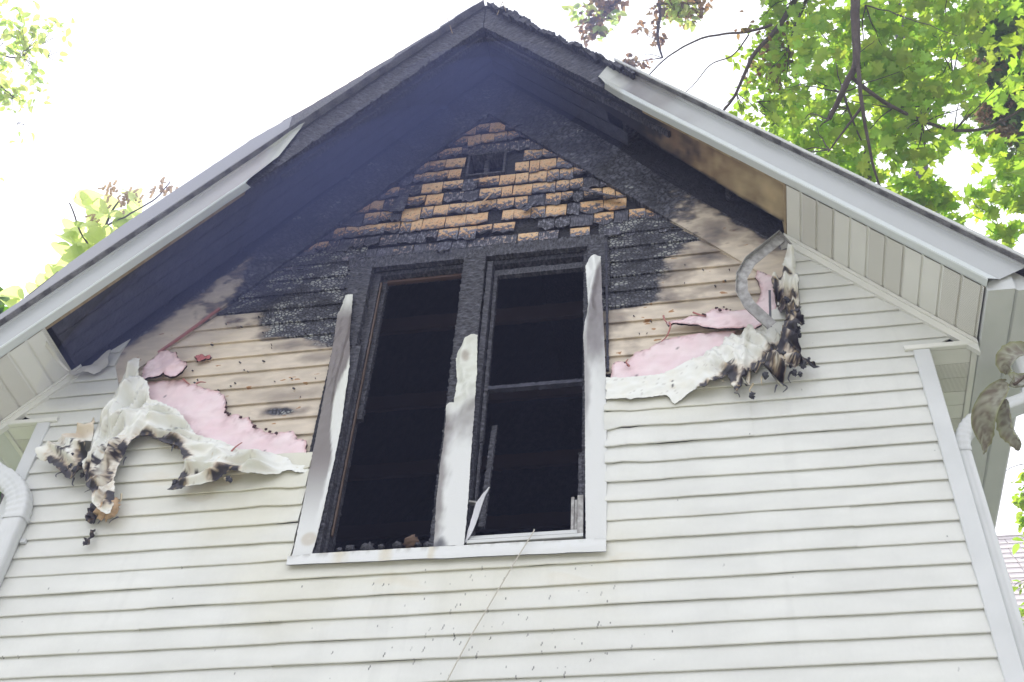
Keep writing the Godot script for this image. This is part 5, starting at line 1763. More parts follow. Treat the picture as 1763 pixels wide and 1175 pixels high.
# ------------------------------------------------------------------ rain water pipes
func build_drains() -> void:
	var ring := func(at: Vector3, a: Vector3, b: Vector3, wa: float, wb: float, groove: float) -> Array:
		# rounded rectangle with fluted long faces
		var out := []
		for i in 40:
			var t := TAU * (i + 0.5) / 40.0
			var c := cos(t)
			var s := sin(t)
			var k := pow(pow(absf(c), 6.0) + pow(absf(s), 6.0), -1.0 / 6.0)
			var p := Vector2(c * k, s * k)
			var g := 1.0 - groove * (0.5 + 0.5 * cos(p.x * 11.0)) * (1.0 if absf(s) > absf(c) else 0.0) - groove * 0.6 * (0.5 + 0.5 * cos(p.y * 9.0)) * (1.0 if absf(c) >= absf(s) else 0.0)
			out.append(at + a * p.x * wa * g + b * p.y * wb * g)
		return out
	var pipe := func(path: Array, front: Vector3, wide: float, deep: float, ribs: Callable) -> ArrayMesh:
		var st := begin()
		st.set_smooth_group(0)
		var last := []
		for i in path.size():
			var d: Vector3 = (path[mini(i + 1, path.size() - 1)] - path[maxi(i - 1, 0)]).normalized()
			var a := d.cross(front).normalized()
			var b := a.cross(d).normalized()
			var k: float = ribs.call(i)
			var r: Array = ring.call(path[i], a, b, wide * k, deep * k, 0.06)
			if last:
				for j in 40:
					quad(st, last[j], last[(j + 1) % 40], r[(j + 1) % 40], r[j])
			last = r
		st.generate_normals()
		return st.commit()
	var bent := func(a: Vector3, b: Vector3, c: Vector3, n: int) -> Array:
		var out := []
		for i in n + 1:
			var t := float(i) / n
			out.append(a.lerp(b, t).lerp(b.lerp(c, t), t))
		return out
	var plain := func(_i: int) -> float: return 1.0
	var ribbed := func(i: int) -> float: return 1.0 + 0.045 * (1.0 if i % 4 in [1, 2] else -0.3)
	# left pipe comes down the front of the wall beside the corner board
	var lx := -2.297
	var d := Node3D.new()
	d.name = numbered("downspout", house)
	d.set_meta("label", "white fluted downspout at the left corner, bending away to the gutter")
	house.add_child(d, true)
	put("pipe", pipe.call([Vector3(lx, 0.25, 0.055), Vector3(lx, 2.5, 0.055), Vector3(lx, 5.20, 0.055)], Vector3.BACK, 0.056, 0.040, plain), M.trim, d)
	put("elbow", pipe.call(bent.call(Vector3(lx, 5.14, 0.055), Vector3(lx, 5.36, 0.055), Vector3(lx - 0.22, 5.45, 0.075), 40), Vector3.BACK, 0.060, 0.044, ribbed), M.trim, d)
	put("offset_pipe", pipe.call([Vector3(lx - 0.20, 5.443, 0.073), Vector3(-2.72, 5.63, 0.12), Vector3(-2.88, 5.72, 0.16), Vector3(-2.893, 5.90, 0.17)], Vector3.BACK, 0.056, 0.040, plain), M.trim, d)
	var st := begin()
	box(st, Vector3(lx + 0.056, 5.02, 0.012), Vector3(lx + 0.085, 5.045, 0.03))
	put("strap", st.commit(), M.trim, d)
	# right pipe hugs the side wall behind the corner board
	d = Node3D.new()
	d.name = numbered("downspout", house)
	d.set_meta("label", "white downspout behind the right corner board with a crimped elbow")
	house.add_child(d, true)
	put("pipe", pipe.call([Vector3(2.494, 0.25, -0.075), Vector3(2.494, 2.5, -0.075), Vector3(2.494, 5.30, -0.075)], Vector3.RIGHT, 0.050, 0.033, plain), M.trim, d)
	put("elbow", pipe.call(bent.call(Vector3(2.494, 5.24, -0.075), Vector3(2.494, 5.42, -0.075), Vector3(2.66, 5.475, -0.075), 36), Vector3(0.7, -0.7, 0), 0.053, 0.036, ribbed), M.trim, d)
	put("offset_pipe", pipe.call([Vector3(2.63, 5.468, -0.075), Vector3(2.85, 5.55, -0.075), Vector3(2.893, 5.64, -0.075), Vector3(2.893, 5.90, -0.075)], Vector3(0.5, -0.8, 0), 0.050, 0.035, plain), M.trim, d)


# ------------------------------------------------------------------ loose things on and about the window
func build_loose() -> void:
	# string hanging from the right sill
	var st := begin()
	var p := curve(poly3([0.456, 4.918, 0, 0.46, 4.861, 0.05, 0.395, 4.712, 0.065, 0.267, 4.457, 0.05, 0.18, 4.274, 0.045, 0.097, 4.061, 0.05]), 6, 0.003)
	tube(st, p, taper(p.size(), 0.0032, 0.0032), 6)
	st.generate_normals()
	var c := put("string", st.commit(), M.cord, self)
	tag(c, "thin pale string hanging slantwise from the right window sill", "string")
	# a charred stick leaning inside the right opening
	var s := poly3([0.176, 5.01, -0.09, 0.186, 5.737, -0.16])
	var stick := put("charred_stick", timber(bar(s[0], s[1], 0.038, 0.03, Vector3.RIGHT), 0.008, 0.008, 50.0, 20.0), M.char, self)
	tag(stick, "charred stick of wood leaning in the right window opening", "stick")
	# debris on the left sill
	var n := 0
	var say := ["small black cinder at the left end of the sill debris", "low cinder second from the left on the window sill", "flat cinder left of the middle of the sill", "cinder in the middle of the left sill", "round cinder right of the middle of the sill", "brown topped lump, tallest of the debris on the sill", "cinder lying against the brown topped lump on the sill", "last small cinder beside the mullion foot"]
	for q in poly3([-0.507, 4.883, -0.02, -0.455, 4.886, -0.02, -0.365, 4.883, -0.02, -0.298, 4.886, -0.02, -0.216, 4.887, -0.02, -0.15, 4.91, -0.03, -0.112, 4.886, -0.02, -0.06, 4.879, -0.02]):
		var sz := 0.028 if n == 5 else 0.012 + 0.006 * (n % 3)
		var o := put("cinder", lump(q, Vector3(sz * 1.3, sz, sz), 0.9, 40 + n, 12), M.char if n != 5 else mat(0.12, 0.075, 0.05, 0.9), self)
		tag(o, say[n], "cinder", "charred debris on the window sill")
		n += 1


# ------------------------------------------------------------------ the house behind on the right
func build_neighbour() -> void:
	var h := Node3D.new()
	h.name = "neighbour_house"
	tag(h, "neighbouring house with a sunlit pale shingled roof, at the right edge", "house")
	add_child(h)
	var st := begin()
	box(st, Vector3(4.3, 0, -12.5), Vector3(12.0, 7.0, -6.6))
	put("wall", st.commit(), M.soffit, h)
	# slope rising away from the viewer, courses of tabs with cut joints
	var a := Vector3(3.9, 7.0, -6.2)
	var up := Vector3(0, 3.9, -2.6)
	var n := 30
	for side in 2:
		var roof := Node3D.new()
		roof.name = numbered("roof_slope", h)
		h.add_child(roof, true)
		st = begin()
		var b := a if side == 0 else Vector3(3.9, 7.0, -11.4)
		var u := up if side == 0 else Vector3(0, 3.9, 2.6)
		var nn := u.cross(Vector3.LEFT if side == 0 else Vector3.RIGHT).normalized()
		if nn.y < 0: nn = -nn
		var c := []
		for i in 8:
			c.append(b + (Vector3(8.4, 0, 0) if i & 1 else Vector3.ZERO) + (u if i & 2 else Vector3.ZERO) - nn * (0.0 if i & 4 else 0.08))
		solid(st, c)
		put("deck", st.commit(), M.far_roofing, roof)
		for k in n:
			var count := 0
			st = begin()
			var off := rng.randf_range(0.0, 0.3)
			var x := -off
			while x < 8.4:
				var w := 0.3 + rng.randf_range(-0.03, 0.03)
				var x0 := maxf(x, 0.0)
				var x1 := minf(x + w - 0.012, 8.4)
				x += w
				if x1 - x0 < 0.02: continue
				var q := []
				for i in 8:
					q.append(b + Vector3(x1 if i & 1 else x0, 0, 0) + u * ((k + (1.12 if i & 2 else 0.0)) / n) + nn * ((0.016 if not i & 2 else 0.006) if i & 4 else 0.001))
				if k == n - 1:
					for i in 8: if i & 2: q[i] -= u * (0.12 / n)
				solid(st, q)
				count += 1
			put("shingle_course", st.commit(), M.far_roofing, roof)


# ------------------------------------------------------------------ trees
func leaf_mesh(shape: Array, fold_: float, droop: float) -> ArrayMesh:
	# outline of the right half from stalk to tip, mirrored; folded along the midrib
	var st := begin()
	st.set_smooth_group(-1)
	var n: int = shape.size() / 2
	var mid := []
	var r := []
	var l := []
	for i in n:
		var x: float = shape[i * 2]
		var y: float = shape[i * 2 + 1]
		var z := -droop * y * y
		mid.append(Vector3(0, clampf(y, 0.0, 1.0), -droop * y * y))
		r.append(Vector3(x, y, z + fold_ * x))
		l.append(Vector3(-x, y, z + fold_ * x))
	for i in n - 1:
		for side in [r, l]:
			for p in [mid[i], side[i], side[i + 1], mid[i], side[i + 1], mid[i + 1]]: st.add_vertex(p)
	st.generate_normals()
	return st.commit()


func clump_leaves(called: String, parent: Node, clumps: Array, mesh: Mesh, m: Material, size: float, dark: float, sd: int, thin := 1.0) -> void:
	var r := RandomNumberGenerator.new()
	r.seed = sd
	var list: Array[Transform3D] = []
	var tint := PackedColorArray()
	for i in range(0, clumps.size() - 4, 5):
		var c := Vector3(clumps[i], clumps[i + 1], clumps[i + 2])
		for k in int(clumps[i + 4] * thin):
			var d := Vector3(r.randfn(), r.randfn(), r.randfn()) * 0.55
			if d.length() > 1.25: d = d.normalized() * r.randf_range(0.3, 1.2)
			var p: Vector3 = c + d * clumps[i + 3] * Vector3(1.0, 0.75, 1.0)
			# leaves lie in loose tiers, tips hanging outward
			var b := Basis.from_euler(Vector3(r.randfn(-1.8, 0.65), r.randf() * TAU, r.randfn(0.0, 0.6)))
			list.append(Transform3D(b.scaled(Vector3.ONE * size * r.randf_range(0.6, 1.25)), p))
			var t := r.randf_range(0.65, 1.15)
			tint.append(Color(t * r.randf_range(0.85, 1.15), t, t * r.randf_range(0.7, 1.1)) * (1.0 - dark * r.randf()))
	var mm := MultiMesh.new()
	mm.transform_format = MultiMesh.TRANSFORM_3D
	mm.use_colors = true
	mm.mesh = mesh
	mm.instance_count = list.size()
	for i in list.size():
		mm.set_instance_transform(i, list[i])
		mm.set_instance_color(i, tint[i])
	var o := MultiMeshInstance3D.new()
	o.name = numbered(called, parent)
	o.multimesh = mm
	o.material_override = m
	o.set_meta("kind", "stuff")
	parent.add_child(o, true)


func limb(called: String, parent: Node, pts: Array, r0: float, r1: float, sway := 0.03, sides := 8) -> void:
	var st := begin()
	var p := curve(pts, 8, sway)
	tube(st, p, taper(p.size(), r0, r1), sides)
	st.generate_normals()
	put(called, st.commit(), M.bark, parent)


func twigs(parent: Node, clumps: Array, roots: Array, sd: int, r := 0.006) -> void:
	# fine wood from the nearest limb point into each clump
	var g := RandomNumberGenerator.new()
	g.seed = sd
	var st := begin()
	for i in range(0, clumps.size() - 4, 5):
		var c := Vector3(clumps[i], clumps[i + 1], clumps[i + 2])
		var best: Vector3 = roots[0]
		for q in roots: if c.distance_to(q) < c.distance_to(best): best = q
		if c.distance_to(best) > 0.45: best = c + (best - c).normalized() * minf(1.0, clumps[i + 3] * 1.5)
		for k in 3:
			var e: Vector3 = c + Vector3(g.randfn(), g.randfn(), g.randfn()) * clumps[i + 3] * 0.7
			var p := curve([best, best.lerp(e, 0.5) + Vector3(0, g.randf_range(-0.05, 0.15), 0), e], 5, 0.03)
			tube(st, p, taper(p.size(), r, 0.002), 5)
	st.generate_normals()
	put("twigs", st.commit(), M.bark, parent).set_meta("kind", "stuff")


func build_trees() -> void:
	var maple := leaf_mesh([0.02, 0.0, 0.03, 0.12, 0.30, 0.02, 0.24, 0.16, 0.52, 0.30, 0.36, 0.38, 0.44, 0.55, 0.22, 0.48, 0.14, 0.56, 0.20, 0.74, 0.08, 0.76, 0.0, 1.0], 0.25, 0.25)
	var oval := leaf_mesh([0.0, 0.0, 0.22, 0.22, 0.28, 0.45, 0.18, 0.75, 0.0, 1.0], 0.35, 0.3)
	# the large maple on the right, its boughs reaching over the roof
	var t := Node3D.new()
	t.name = "maple_tree"
	tag(t, "broad maple with bright backlit leaves over the right roof slope", "tree")
	add_child(t)
	var bough := poly3([2.776, 10.698, 0.573, 2.699, 10.007, 0.166, 2.647, 9.517, -0.039, 2.629, 9.294, -0.193, 2.598, 9.101, -0.313, 2.515, 8.995, -0.405, 2.448, 8.938, -0.522, 2.395, 8.899, -0.623])
	limb("trunk", t, [Vector3(7.2, -0.1, -2.6), Vector3(7.1, 3.0, -2.6), Vector3(6.9, 6.5, -2.4), Vector3(6.2, 9.6, -1.9), Vector3(5.0, 12.0, -1.2)], 0.30, 0.12, 0.05, 14)
	limb("limb", t, [Vector3(5.0, 12.0, -1.2), Vector3(3.6, 12.6, -0.5)] + bough, 0.050, 0.016, 0.02)
	var b2 := poly3([2.626, 9.282, -0.162, 2.611, 9.087, -0.258, 2.606, 8.811, -0.47, 2.621, 8.668, -0.623, 2.652, 8.496, -0.808, 2.7, 8.36, -0.96])
	limb("branch", t, b2, 0.019, 0.007, 0.008)
	var b3 := poly3([2.557, 9.085, -0.394, 2.712, 9.048, -0.541, 2.888, 9.069, -0.705, 3.112, 9.097, -0.873, 3.342, 9.144, -1.021, 3.63, 9.259, -1.114, 3.947, 9.457, -1.126, 4.414, 9.774, -1.195])
	limb("branch", t, b3, 0.016, 0.010, 0.008)
	var b4 := poly3([2.605, 8.8, -0.482, 2.503, 8.747, -0.586, 2.353, 8.645, -0.731])
	limb("branch", t, b4, 0.012, 0.005, 0.006)
	var b5 := poly3([2.53, 9.125, -0.565, 2.557, 9.037, -0.662, 2.625, 9.005, -0.857, 2.672, 8.911, -0.965, 2.679, 8.796, -1.086])
	limb("branch", t, b5, 0.010, 0.004, 0.006)
	var b6 := poly3([2.532, 10.509, -0.151, 2.317, 10.163, -0.315, 2.103, 9.87, -0.425, 1.918, 9.702, -0.557, 1.775, 9.521, -0.712, 1.632, 9.371, -0.835])
	limb("branch", t, [Vector3(3.6, 12.6, -0.5)] + b6, 0.032, 0.008, 0.02)
	var b7 := poly3([2.091, 9.91, -0.38, 1.899, 9.947, -0.445, 1.723, 10.022, -0.473, 1.493, 10.144, -0.585, 1.271, 10.225, -0.743, 1.072, 10.174, -0.896])
	limb("branch", t, b7, 0.012, 0.005, 0.015)
	var b8 := poly3([1.92, 9.935, -0.462, 1.785, 9.905, -0.608, 1.617, 10.025, -0.737, 1.438, 9.971, -0.898, 1.31, 9.967, -1.019])
	limb("branch", t, b8, 0.007, 0.003, 0.012)
	var b9 := poly3([2.387, 10.151, -0.344, 2.266, 9.894, -0.437, 2.199, 9.78, -0.54])
	limb("branch", t, b9, 0.016, 0.006, 0.012)
	var roots := bough.slice(2) + b2 + b3 + b4 + b5 + b6.slice(1) + b9
	var main := [3.064, 9.663, -0.42, 0.329, 190, 3.322, 9.492, -0.656, 0.351, 170, 2.943, 9.381, -0.685, 0.307, 190, 2.718, 9.645, -0.36, 0.242, 110, 3.46, 9.744, -0.426, 0.307, 150, 2.372, 9.628, -0.3, 0.22, 90, 2.363, 9.382, -0.552, 0.22, 100, 2.535, 9.207, -0.772, 0.198, 70, 2.825, 9.13, -0.918, 0.264, 150, 3.096, 9.236, -0.87, 0.242, 110, 3.365, 9.326, -0.838, 0.198, 70, 2.299, 9.042, -0.89, 0.242, 120, 2.563, 8.918, -1.079, 0.22, 110, 2.165, 9.566, -0.959, 0.184, 70, 2.152, 9.822, -0.69, 0.175, 60, 2.154, 8.913, -0.992, 0.198, 100, 2.701, 8.818, -1.214, 0.176, 80, 2.437, 8.774, -1.2, 0.176, 80, 2.164, 10.096, -0.408, 0.175, 50, 2.781, 9.465, -0.562, 0.242, 130, 2.957, 8.984, -1.1, 0.154, 50, 3.138, 9.054, -1.068, 0.123, 30, 3.465, 10.606, -1.074, 0.344, 120, 3.119, 10.142, -1.476, 0.295, 110, 2.63, 10.46, -1.035, 0.295, 100, 2.657, 9.913, -1.608, 0.295, 110, 2.369, 9.92, -1.279, 0.242, 80]
	clump_leaves("crown", t, main, maple, M.leaf, 0.125, 0.08, 61, 0.46)
	var lower := [3.114, 9.515, -1.752, 0.105, 22, 3.343, 9.394, -1.93, 0.153, 40, 3.457, 9.256, -2.099, 0.168, 40, 3.713, 9.436, -1.97, 0.144, 30, 3.9, 9.245, -2.211, 0.144, 34, 3.977, 9.599, -1.861, 0.163, 34, 3.822, 9.742, -1.678, 0.144, 26, 3.618, 9.798, -1.573, 0.125, 20, 3.3, 9.498, -1.812, 0.12, 22, 3.195, 9.409, -1.88, 0.12, 24, 3.973, 9.449, -2.016, 0.144, 26, 3.101, 9.405, -1.863, 0.115, 22]
	clump_leaves("crown", t, lower, maple, M.leaf, 0.12, 0.15, 62)
	clump_leaves("crown", t, [2.685, 10.357, 0.094, 0.539, 250, 3.348, 10.39, -0.022, 0.584, 300, 2.155, 10.33, 0.186, 0.494, 160, 4.208, 10.246, -0.367, 0.539, 240, 4.358, 9.691, -0.977, 0.539, 240, 4.243, 9.122, -1.541, 0.494, 160, 4.216, 8.557, -2.121, 0.404, 120], maple, M.leaf, 0.17, 0.2, 63)
	var fine := [2.119, 10.126, -0.601, 0.188, 150, 2.008, 9.973, -0.734, 0.211, 170, 2.209, 9.934, -0.82, 0.188, 120, 1.943, 9.822, -0.875, 0.164, 90, 2.145, 9.784, -0.961, 0.188, 110, 1.788, 9.684, -0.984, 0.141, 40, 2.257, 10.133, -0.625, 0.188, 110, 1.899, 9.657, -1.037, 0.141, 40, 2.431, 10.239, -0.553, 0.188, 90, 2.101, 9.618, -1.123, 0.164, 70, 1.902, 9.493, -1.207, 0.141, 36, 2.082, 9.47, -1.273, 0.141, 60]
	clump_leaves("crown", t, fine, oval, M.leaf, 0.07, 0.4, 64, 0.7)
	clump_leaves("dead_leaves", t, [2.118, 9.897, -0.546, 0.161, 60, 2.023, 9.748, -0.679, 0.161, 60, 1.904, 9.982, -0.409, 0.115, 30, 2.168, 9.692, -0.77, 0.138, 40], oval, M.dry_leaf, 0.06, 0.4, 65, 0.4)
	twigs(t, main, roots, 71)
	twigs(t, fine, roots, 72, 0.004)
	# a darker tree at the far right edge
	var d := Node3D.new()
	d.name = "dark_tree"
	tag(d, "darker tree with hanging seed bunches at the top right edge", "tree")
	add_child(d)
	limb("trunk", d, [Vector3(9.5, -0.1, -6.0), Vector3(9.3, 5.0, -6.0), Vector3(9.0, 11.0, -5.6), Vector3(8.6, 15.0, -5.0)], 0.24, 0.07, 0.08, 12)
	var db := poly3([5.571, 12.597, -1.885, 4.895, 12.164, -1.743, 4.482, 11.843, -1.69, 4.312, 11.605, -1.899, 4.24, 11.372, -2.124])
	limb("limb", d, [Vector3(9.0, 12.0, -5.4)] + db, 0.06, 0.012, 0.03)
	var db2 := poly3([4.895, 12.164, -1.743, 4.662, 11.699, -1.88, 4.532, 11.386, -2.175, 4.45, 11.076, -2.478])
	limb("limb", d, db2, 0.03, 0.008, 0.03)
	var dc := [4.381, 11.723, -1.792, 0.302, 150, 4.466, 11.421, -2.124, 0.302, 190, 4.26, 11.487, -2.009, 0.209, 90, 4.466, 11.115, -2.441, 0.274, 140, 4.154, 11.195, -2.288, 0.154, 36, 4.208, 11.714, -1.761, 0.176, 60, 4.388, 11.226, -2.309, 0.247, 110, 4.581, 11.695, -1.866, 0.274, 160, 4.475, 10.848, -2.721, 0.165, 50]
	clump_leaves("crown", d, dc, maple, M.dark_leaf, 0.13, 0.4, 66)
	clump_leaves("crown", d, [4.969, 11.791, -1.854, 0.604, 300, 4.99, 11.104, -2.572, 0.604, 250, 4.865, 12.245, -1.36, 0.604, 200], maple, M.dark_leaf, 0.14, 0.4, 67)
	clump_leaves("seed_bunches", d, [4.122, 11.266, -1.915, 0.119, 120, 4.142, 11.004, -2.191, 0.129, 130, 4.256, 10.859, -2.367, 0.119, 110, 4.093, 11.621, -1.54, 0.097, 70, 4.39, 11.092, -2.157, 0.129, 110, 4.46, 11.358, -1.896, 0.135, 110], oval, M.dry_leaf, 0.055, 0.5, 68)
	twigs(d, dc, db + db2, 73)
	# browned tree above the ridge
	var e := Node3D.new()
	e.name = "scorched_tree"
	tag(e, "sparse tree with browned hanging leaves above the right of the ridge", "tree")
	add_child(e)
	var et := poly3([4.966, 15.716, -7.993, 4.855, 16.197, -6.886, 4.701, 16.761, -5.39, 4.233, 17.559, -3.727, 3.057, 17.775, -2.798])
	limb("trunk", e, [Vector3(et[0].x - 3.4, -0.1, et[0].z - 1.5), Vector3(et[0].x - 2.6, 6.0, et[0].z - 1.2)] + et, 0.20, 0.05, 0.05, 12)
	var eb := poly3([1.736, 17.175, -2.828, 1.212, 16.231, -2.959, 0.813, 15.478, -2.92, 0.499, 15.306, -3.028])
	limb("limb", e, [et[4]] + eb, 0.05, 0.02, 0.05)
	var eb2 := poly3([1.212, 16.231, -2.959, 1.227, 15.395, -3.1, 1.158, 15.079, -3.413, 1.199, 14.935, -3.572])
	limb("limb", e, eb2, 0.03, 0.012, 0.04)
	var eb3 := poly3([1.744, 16.259, -3.052, 1.623, 15.52, -3.061, 1.685, 15.429, -3.17, 1.171, 15.413, -3.069])
	limb("limb", e, eb3, 0.03, 0.012, 0.04)
	var ec := [0.504, 15.348, -2.985, 0.195, 70, 0.339, 15.193, -3.108, 0.18, 60, 0.252, 15.085, -3.201, 0.105, 26, 0.619, 15.39, -2.967, 0.165, 50, 1.538, 15.421, -3.144, 0.225, 60, 1.314, 15.389, -3.126, 0.18, 40, 1.718, 15.394, -3.213, 0.15, 30, 0.771, 14.85, -3.562, 0.105, 22, 0.924, 15.197, -3.237, 0.075, 8]
	clump_leaves("dead_leaves", e, ec, oval, M.dry_leaf, 0.10, 0.35, 69)
	clump_leaves("crown", e, [0.206, 15.301, -2.966, 0.15, 24, 0.406, 15.145, -3.174, 0.15, 16, 0.566, 15.257, -3.093, 0.165, 20, 1.387, 15.382, -3.15, 0.21, 60, 1.564, 15.334, -3.24, 0.15, 30], oval, M.pale_leaf, 0.13, 0.2, 70)
	clump_leaves("dead_leaves", e, [1.158, 15.079, -3.413, 0.09, 26, 1.147, 15.224, -3.26, 0.06, 14, 0.773, 14.861, -3.551, 0.105, 40, 0.954, 14.849, -3.605, 0.09, 18, 1.162, 15.34, -3.143, 0.105, 20], oval, M.dry_leaf, 0.08, 0.4, 171)
	clump_leaves("crown", e, [1.267, 16.179, -2.296, 0.973, 240, 0.296, 16.026, -2.235, 0.674, 120], oval, M.pale_leaf, 0.13, 0.3, 172)
	twigs(e, ec, eb + eb2 + eb3, 74)
	# pale tree, top left
	var w := Node3D.new()
	w.name = "pale_tree"
	tag(w, "tree with pale yellow green leaves, overexposure put into their colour, at the top left corner", "tree")
	add_child(w)
	limb("trunk", w, [Vector3(-12.5, -0.1, -5.0), Vector3(-12.3, 6.0, -5.0), Vector3(-11.9, 12.0, -4.4), Vector3(-11.4, 17.0, -3.6)], 0.28, 0.08, 0.1, 12)
	var wb := poly3([-8.996, 15.627, -1.995, -8.079, 15.112, -2.009, -7.281, 14.544, -2.049, -6.919, 14.511, -2.166])
	limb("limb", w, [Vector3(-11.8, 13.0, -4.3)] + wb, 0.03, 0.006, 0.06)
	var wb2 := poly3([-8.079, 15.112, -2.009, -7.381, 14.331, -2.248, -7.109, 14.162, -2.485])
	limb("limb", w, wb2, 0.02, 0.006, 0.05)
	var wc := [-7.087, 14.919, -1.704, 0.299, 50, -6.799, 14.882, -1.809, 0.299, 36, -7.053, 14.608, -2.035, 0.299, 60, -7.183, 14.445, -2.174, 0.187, 40, -6.742, 14.754, -1.954, 0.225, 24, -7.186, 14.132, -2.499, 0.21, 40, -6.925, 14.171, -2.517, 0.225, 30, -6.651, 14.316, -2.43, 0.187, 18, -6.444, 14.796, -1.979, 0.187, 18, -6.923, 14.771, -1.895, 0.15, 20, -7.246, 14.233, -2.38, 0.187, 36, -6.828, 14.359, -2.345, 0.15, 14, -7.048, 13.774, -2.902, 0.15, 8, -6.4, 14.563, -2.23, 0.15, 6]
	clump_leaves("crown", w, wc, oval, M.pale_leaf, 0.13, 0.05, 75, 0.6)
	clump_leaves("crown", w, [-7.998, 14.664, -1.762, 0.898, 300, -7.953, 15.606, -0.796, 0.973, 260, -8.042, 13.723, -2.728, 0.674, 160], oval, M.pale_leaf, 0.15, 0.05, 76, 0.4)
	twigs(w, wc, wb + wb2, 77, 0.005)
	# catalpa behind the left roof: every large leaf by itself
	var k := Node3D.new()
	k.name = "catalpa_tree"
	tag(k, "catalpa with large heart shaped leaves behind the left roof slope", "tree")
	add_child(k)
	limb("trunk", k, [Vector3(-6.0, -0.1, -4.5), Vector3(-5.9, 4.0, -4.5), Vector3(-5.6, 7.5, -4.0), Vector3(-5.2, 9.3, -3.4)], 0.18, 0.05, 0.05, 12)
	var kb := poly3([-5.217, 9.398, -2.897, -4.656, 9.688, -2.287, -4.244, 9.792, -1.835, -4.112, 9.99, -1.659, -3.955, 10.17, -1.508])
	limb("limb", k, [Vector3(-5.6, 7.5, -4.0)] + kb, 0.035, 0.008, 0.03)
	limb("limb", k, poly3([-4.244, 9.792, -1.835, -4.333, 9.94, -1.66, -4.427, 10.127, -1.445]), 0.012, 0.006, 0.02)
	limb("limb", k, poly3([-4.112, 9.99, -1.659, -3.886, 10.078, -1.619, -3.602, 10.207, -1.55, -3.469, 10.321, -1.462]), 0.010, 0.005, 0.02)
	var heart := heart_leaf()
	var g := RandomNumberGenerator.new()
	g.seed = 81
	var spots := poly3([-4.306, 10.152, -1.447, -4.162, 10.053, -1.437, -4.42, 10.246, -1.469, -4.438, 9.954, -1.622, -4.524, 9.912, -1.647, -4.304, 9.894, -1.569, -4.611, 9.935, -1.748, -4.177, 9.791, -1.558, -4.163, 10.006, -1.63, -4.027, 9.984, -1.539, -4.033, 9.975, -1.693, -4.097, 9.855, -1.657, -4.234, 9.869, -1.757, -4.292, 9.718, -1.609, -4.045, 10.13, -1.675, -3.904, 9.903, -1.651, -3.901, 10.047, -1.648, -3.923, 10.254, -1.719, -3.771, 10.141, -1.58, -3.961, 10.389, -1.571, -4.217, 9.793, -1.839, -4.274, 9.713, -1.763, -4.507, 9.894, -1.815, -4.632, 9.696, -1.846, -4.756, 9.727, -1.931, -4.682, 9.865, -1.951, -4.917, 9.736, -2.031, -4.928, 9.47, -2.013, -5.093, 9.443, -2.004, -5.146, 9.647, -2.072, -5.063, 9.746, -2.134, -4.119, 9.972, -1.822, -3.987, 9.912, -1.768, -4.658, 10.12, -1.838, -4.509, 10.158, -1.686, -4.152, 10.221, -1.556, -3.987, 10.409, -1.69, -4.417, 10.281, -1.725, -4.28, 10.236, -1.657])
	for p in spots:
		var o := put("leaf", heart[g.randi() % 3], M.catalpa_leaf, k)
		o.transform = Transform3D(Basis.from_euler(Vector3(g.randfn(-1.15, 0.35), g.randf_range(-1.6, 1.6), g.randfn(0, 0.4))).scaled(Vector3.ONE * g.randf_range(0.17, 0.27)), p)
	for p in poly3([-4.026, 10.243, -1.416, -3.969, 10.273, -1.398, -4.056, 10.222, -1.431, -3.899, 10.192, -1.498, -3.842, 10.214, -1.488, -3.567, 10.266, -1.496, -3.509, 10.308, -1.467, -3.474, 10.283, -1.501, -3.608, 10.245, -1.509, -3.761, 10.218, -1.502, -4.2, 10.054, -1.572, -3.957, 10.151, -1.527]):
		var st := begin()
		for q in 5:
			var u: Vector3 = p + Vector3(g.randfn(), g.randfn(), g.randfn()) * 0.035
			solid(st, bar(u, u + Vector3(g.randfn(0, 0.02), -0.06, g.randfn(0, 0.02)), 0.02, 0.012, Vector3.RIGHT))
		put("withered_bunch", st.commit(), M.dry_leaf, k)
	clump_leaves("crown", k, [-5.57, 9.577, -3.215, 0.359, 50, -6.107, 9.967, -2.689, 0.479, 110, -6.534, 9.361, -3.22, 0.539, 140, -5.793, 8.731, -4.042, 0.24, 40], heart[0], M.catalpa_leaf, 0.24, 0.2, 82)
	# leaves of a shrub that show past the left pipe and by the right edge, lower down
	var sh := Node3D.new()
	sh.name = "side_tree"
	tag(sh, "young tree beside the right wall, its leaves over the pale roof", "tree")
	add_child(sh)
	limb("trunk", sh, [Vector3(5.6, -0.1, -4.4), Vector3(5.55, 4.0, -4.3), Vector3(5.4, 7.5, -4.2), Vector3(5.0, 9.2, -4.1)], 0.10, 0.02, 0.04, 10)
	var sc := [4.116, 8.299, -4.554, 0.115, 36, 4.071, 8.187, -4.66, 0.073, 16, 4.181, 8.412, -4.452, 0.157, 40, 4.192, 7.682, -5.211, 0.21, 70, 4.026, 7.747, -5.106, 0.073, 14, 3.976, 7.507, -5.344, 0.073, 14, 4.187, 8.047, -4.831, 0.21, 60]
	clump_leaves("crown", sh, sc, oval, M.leaf, 0.11, 0.25, 83)
	twigs(sh, sc, [Vector3(5.0, 9.2, -4.1), Vector3(5.4, 7.5, -4.2)], 84)


func heart_leaf() -> Array:
	var out := []
	for v in 3:
		out.append(leaf_mesh([0.0, 0.06, 0.16, -0.04, 0.36, 0.04, 0.46, 0.24, 0.42, 0.46, 0.28, 0.70, 0.12, 0.88, 0.0, 1.05], 0.18 + 0.14 * v, 0.15 + 0.2 * v))
	return out


